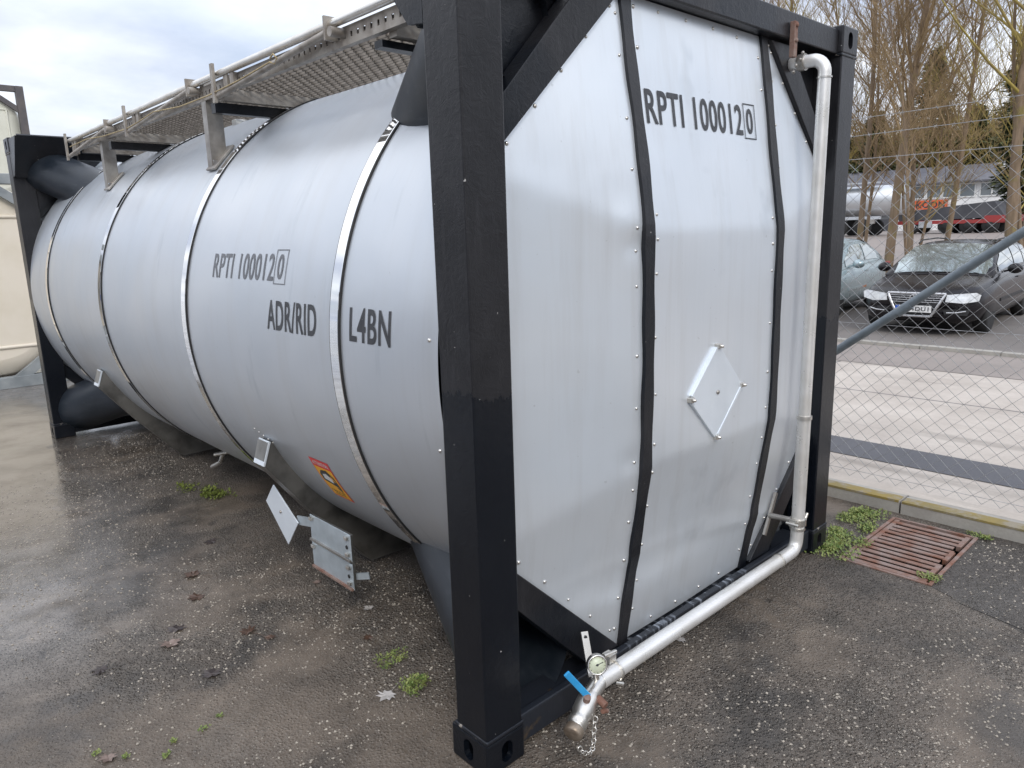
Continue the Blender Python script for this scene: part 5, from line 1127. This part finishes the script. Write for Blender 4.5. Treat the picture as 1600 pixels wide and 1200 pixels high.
mb.tube([(ex, .075 * math.cos(a), ez + .075 * math.sin(a)) for a in [2 * math.pi * i / 24 for i in range(25)]], .007, 6, False)
for pts in (((-.03, .068), (0, .008), (.03, .068)), ((-.062, .03), (-.032, -.055), (0, .0), (.032, -.055), (.062, .03))): mb.tube([(ex, y, ez + z) for y, z in pts], .006, 6)
mb.build('emblem', M['alloy'], cb_root)
pq = MB().box((-.075, -.26, .40), (-.062, .26, .51)).build('number_plate', M['plate'], cb_root)
MB().box((-.078, .205, .402), (-.0755, .258, .508)).build('plate_band', M['eublue'], pq)
mb = MB(); text_on(mb, 'D  4DU1', lambda u, v: (-.0765, .185 - .41 * u, .42 + .07 * v), 0.02); mb.build('plate_lettering', M['ink'], pq)
for s_ in (-1, 1):
    P = [(.44, .70), (.80, .735), (.86, .70), (.84, .60), (.66, .565), (.42, .585)]
    vs = [(nose(y) - .012 + .35 * max(0, y - .62) + .08 * max(0, z - .62), s_ * y, z - .01) for y, z in P]; c0 = tuple(sum(v[i] for v in vs) / 6 for i in range(3)); c0 = (c0[0] - .03, c0[1], c0[2])
    MB().add(vs + [c0], [(i, (i + 1) % 6, 6) for i in range(6)], True).build('headlight', M['lampg'], cb_root)
    MB().tube([fpt(s_ * .45, .40, .02), fpt(s_ * .58, .405, .02), fpt(s_ * .70, .43, -.0)], .012, 6).build('fog_trim', M['alloy'], cb_root)
    MB().add([fpt(s_ * y, z, -.002) for y, z in ((.42, .36), (.72, .36), (.76, .46), (.40, .44))], [(0, 1, 2, 3)]).build('lower_intake', M['trim'], cb_root)
    MB().tube([(2.2, s_ * .60, 1.455), (2.4, s_ * .60, 1.51), (3.3, s_ * .585, 1.525), (4.0, s_ * .56, 1.49), (4.2, s_ * .55, 1.44)], .014, 8).build('roof_rail', M['trim'], cb_root)
for y0_, y1_ in ((-.6, .05), (.0, .62)): MB().tube([(1.19, y0_, .965), (1.30, (y0_ + y1_) / 2, 1.03), (1.22, y1_, .975)], .008, 6).build('wiper', M['trim'], cb_root)
# silver blue saloon
cs_root, *_ = car((11.9, 5.15, -0.111), 0, 4.35, .86,
    [(0, .58), (.03, .64), (.10, .70), (.3, .77), (.8, .85), (1.15, .92), (1.6, .96), (3.0, 1.0), (3.7, 1.03), (4.1, 1.03), (4.28, .98), (4.35, .85)],
    [(1.0, .91), (1.4, 1.15), (1.85, 1.38), (2.1, 1.45), (2.8, 1.46), (3.1, 1.42), (3.5, 1.24), (3.85, 1.04)], (1.0, 1.95, 2.95, 3.85), 'carblue', 'silver blue saloon parked left of the dark estate car', True)
cs_root.rotation_euler = (0, 0, R(5))
for s_ in (-1, 1):
    MB().box((4.05, s_ * .80, .78), (4.33, s_ * .74, .93)).build('tail_light', M['redp'], cs_root, bevel=.01)
    MB().box((2.2, s_ * .866, .50), (2.45, s_ * .872, .54)).build('side_marker', M['amber'], cs_root)
    MB().add([(.17 + .35 * max(0, y - .5), s_ * y, z) for y, z in ((.45, .58), (.78, .60), (.80, .70), (.48, .70))], [(0, 1, 2, 3)]).build('headlight', M['lampg'], cs_root)
# ------------------------------------------------------------------ unseen warehouse and evergreens added behind camera for chrome and gloss paint to reflect
wh = empty('warehouse', (-16, 8, 0), label='long pale grey warehouse with blue band, added behind the camera for reflections', cat='building')
def Lw(mb): return local(mb, wh)
Lw(MB().box((-24, -10, 0), (-16, 28, 1.2)).box((-24, -10, 1.9), (-16, 28, 4.6))).build('wall', M['wallw'], wh)
Lw(MB().box((-24.0, -10.0, 1.2), (-15.98, 28.0, 1.9))).build('blue_band', M['eublue'], wh)
for i in range(6): Lw(MB().box((-15.97, -6 + i * 6, 0), (-15.93, -3 + i * 6, 3.2))).build('roller_door', M['gframe'], wh)
Lw(MB().box((-24.3, -10.3, 4.6), (-15.7, 28.3, 4.9))).build('roof', M['roofd'], wh)
for i in range(5): conifer((-14 + i * 8.0, -22 - 2 * (i % 2), 0), 8.5 + (i % 3), 9.0, 20 + i, 'broad evergreen %s in the row added behind the camera for reflections' % ['at the warehouse corner', 'second from the warehouse', 'in the middle', 'second from the road', 'nearest the road'][i], True, 1500)  # unseen evergreen row added to darken low reflections in end panel and posts
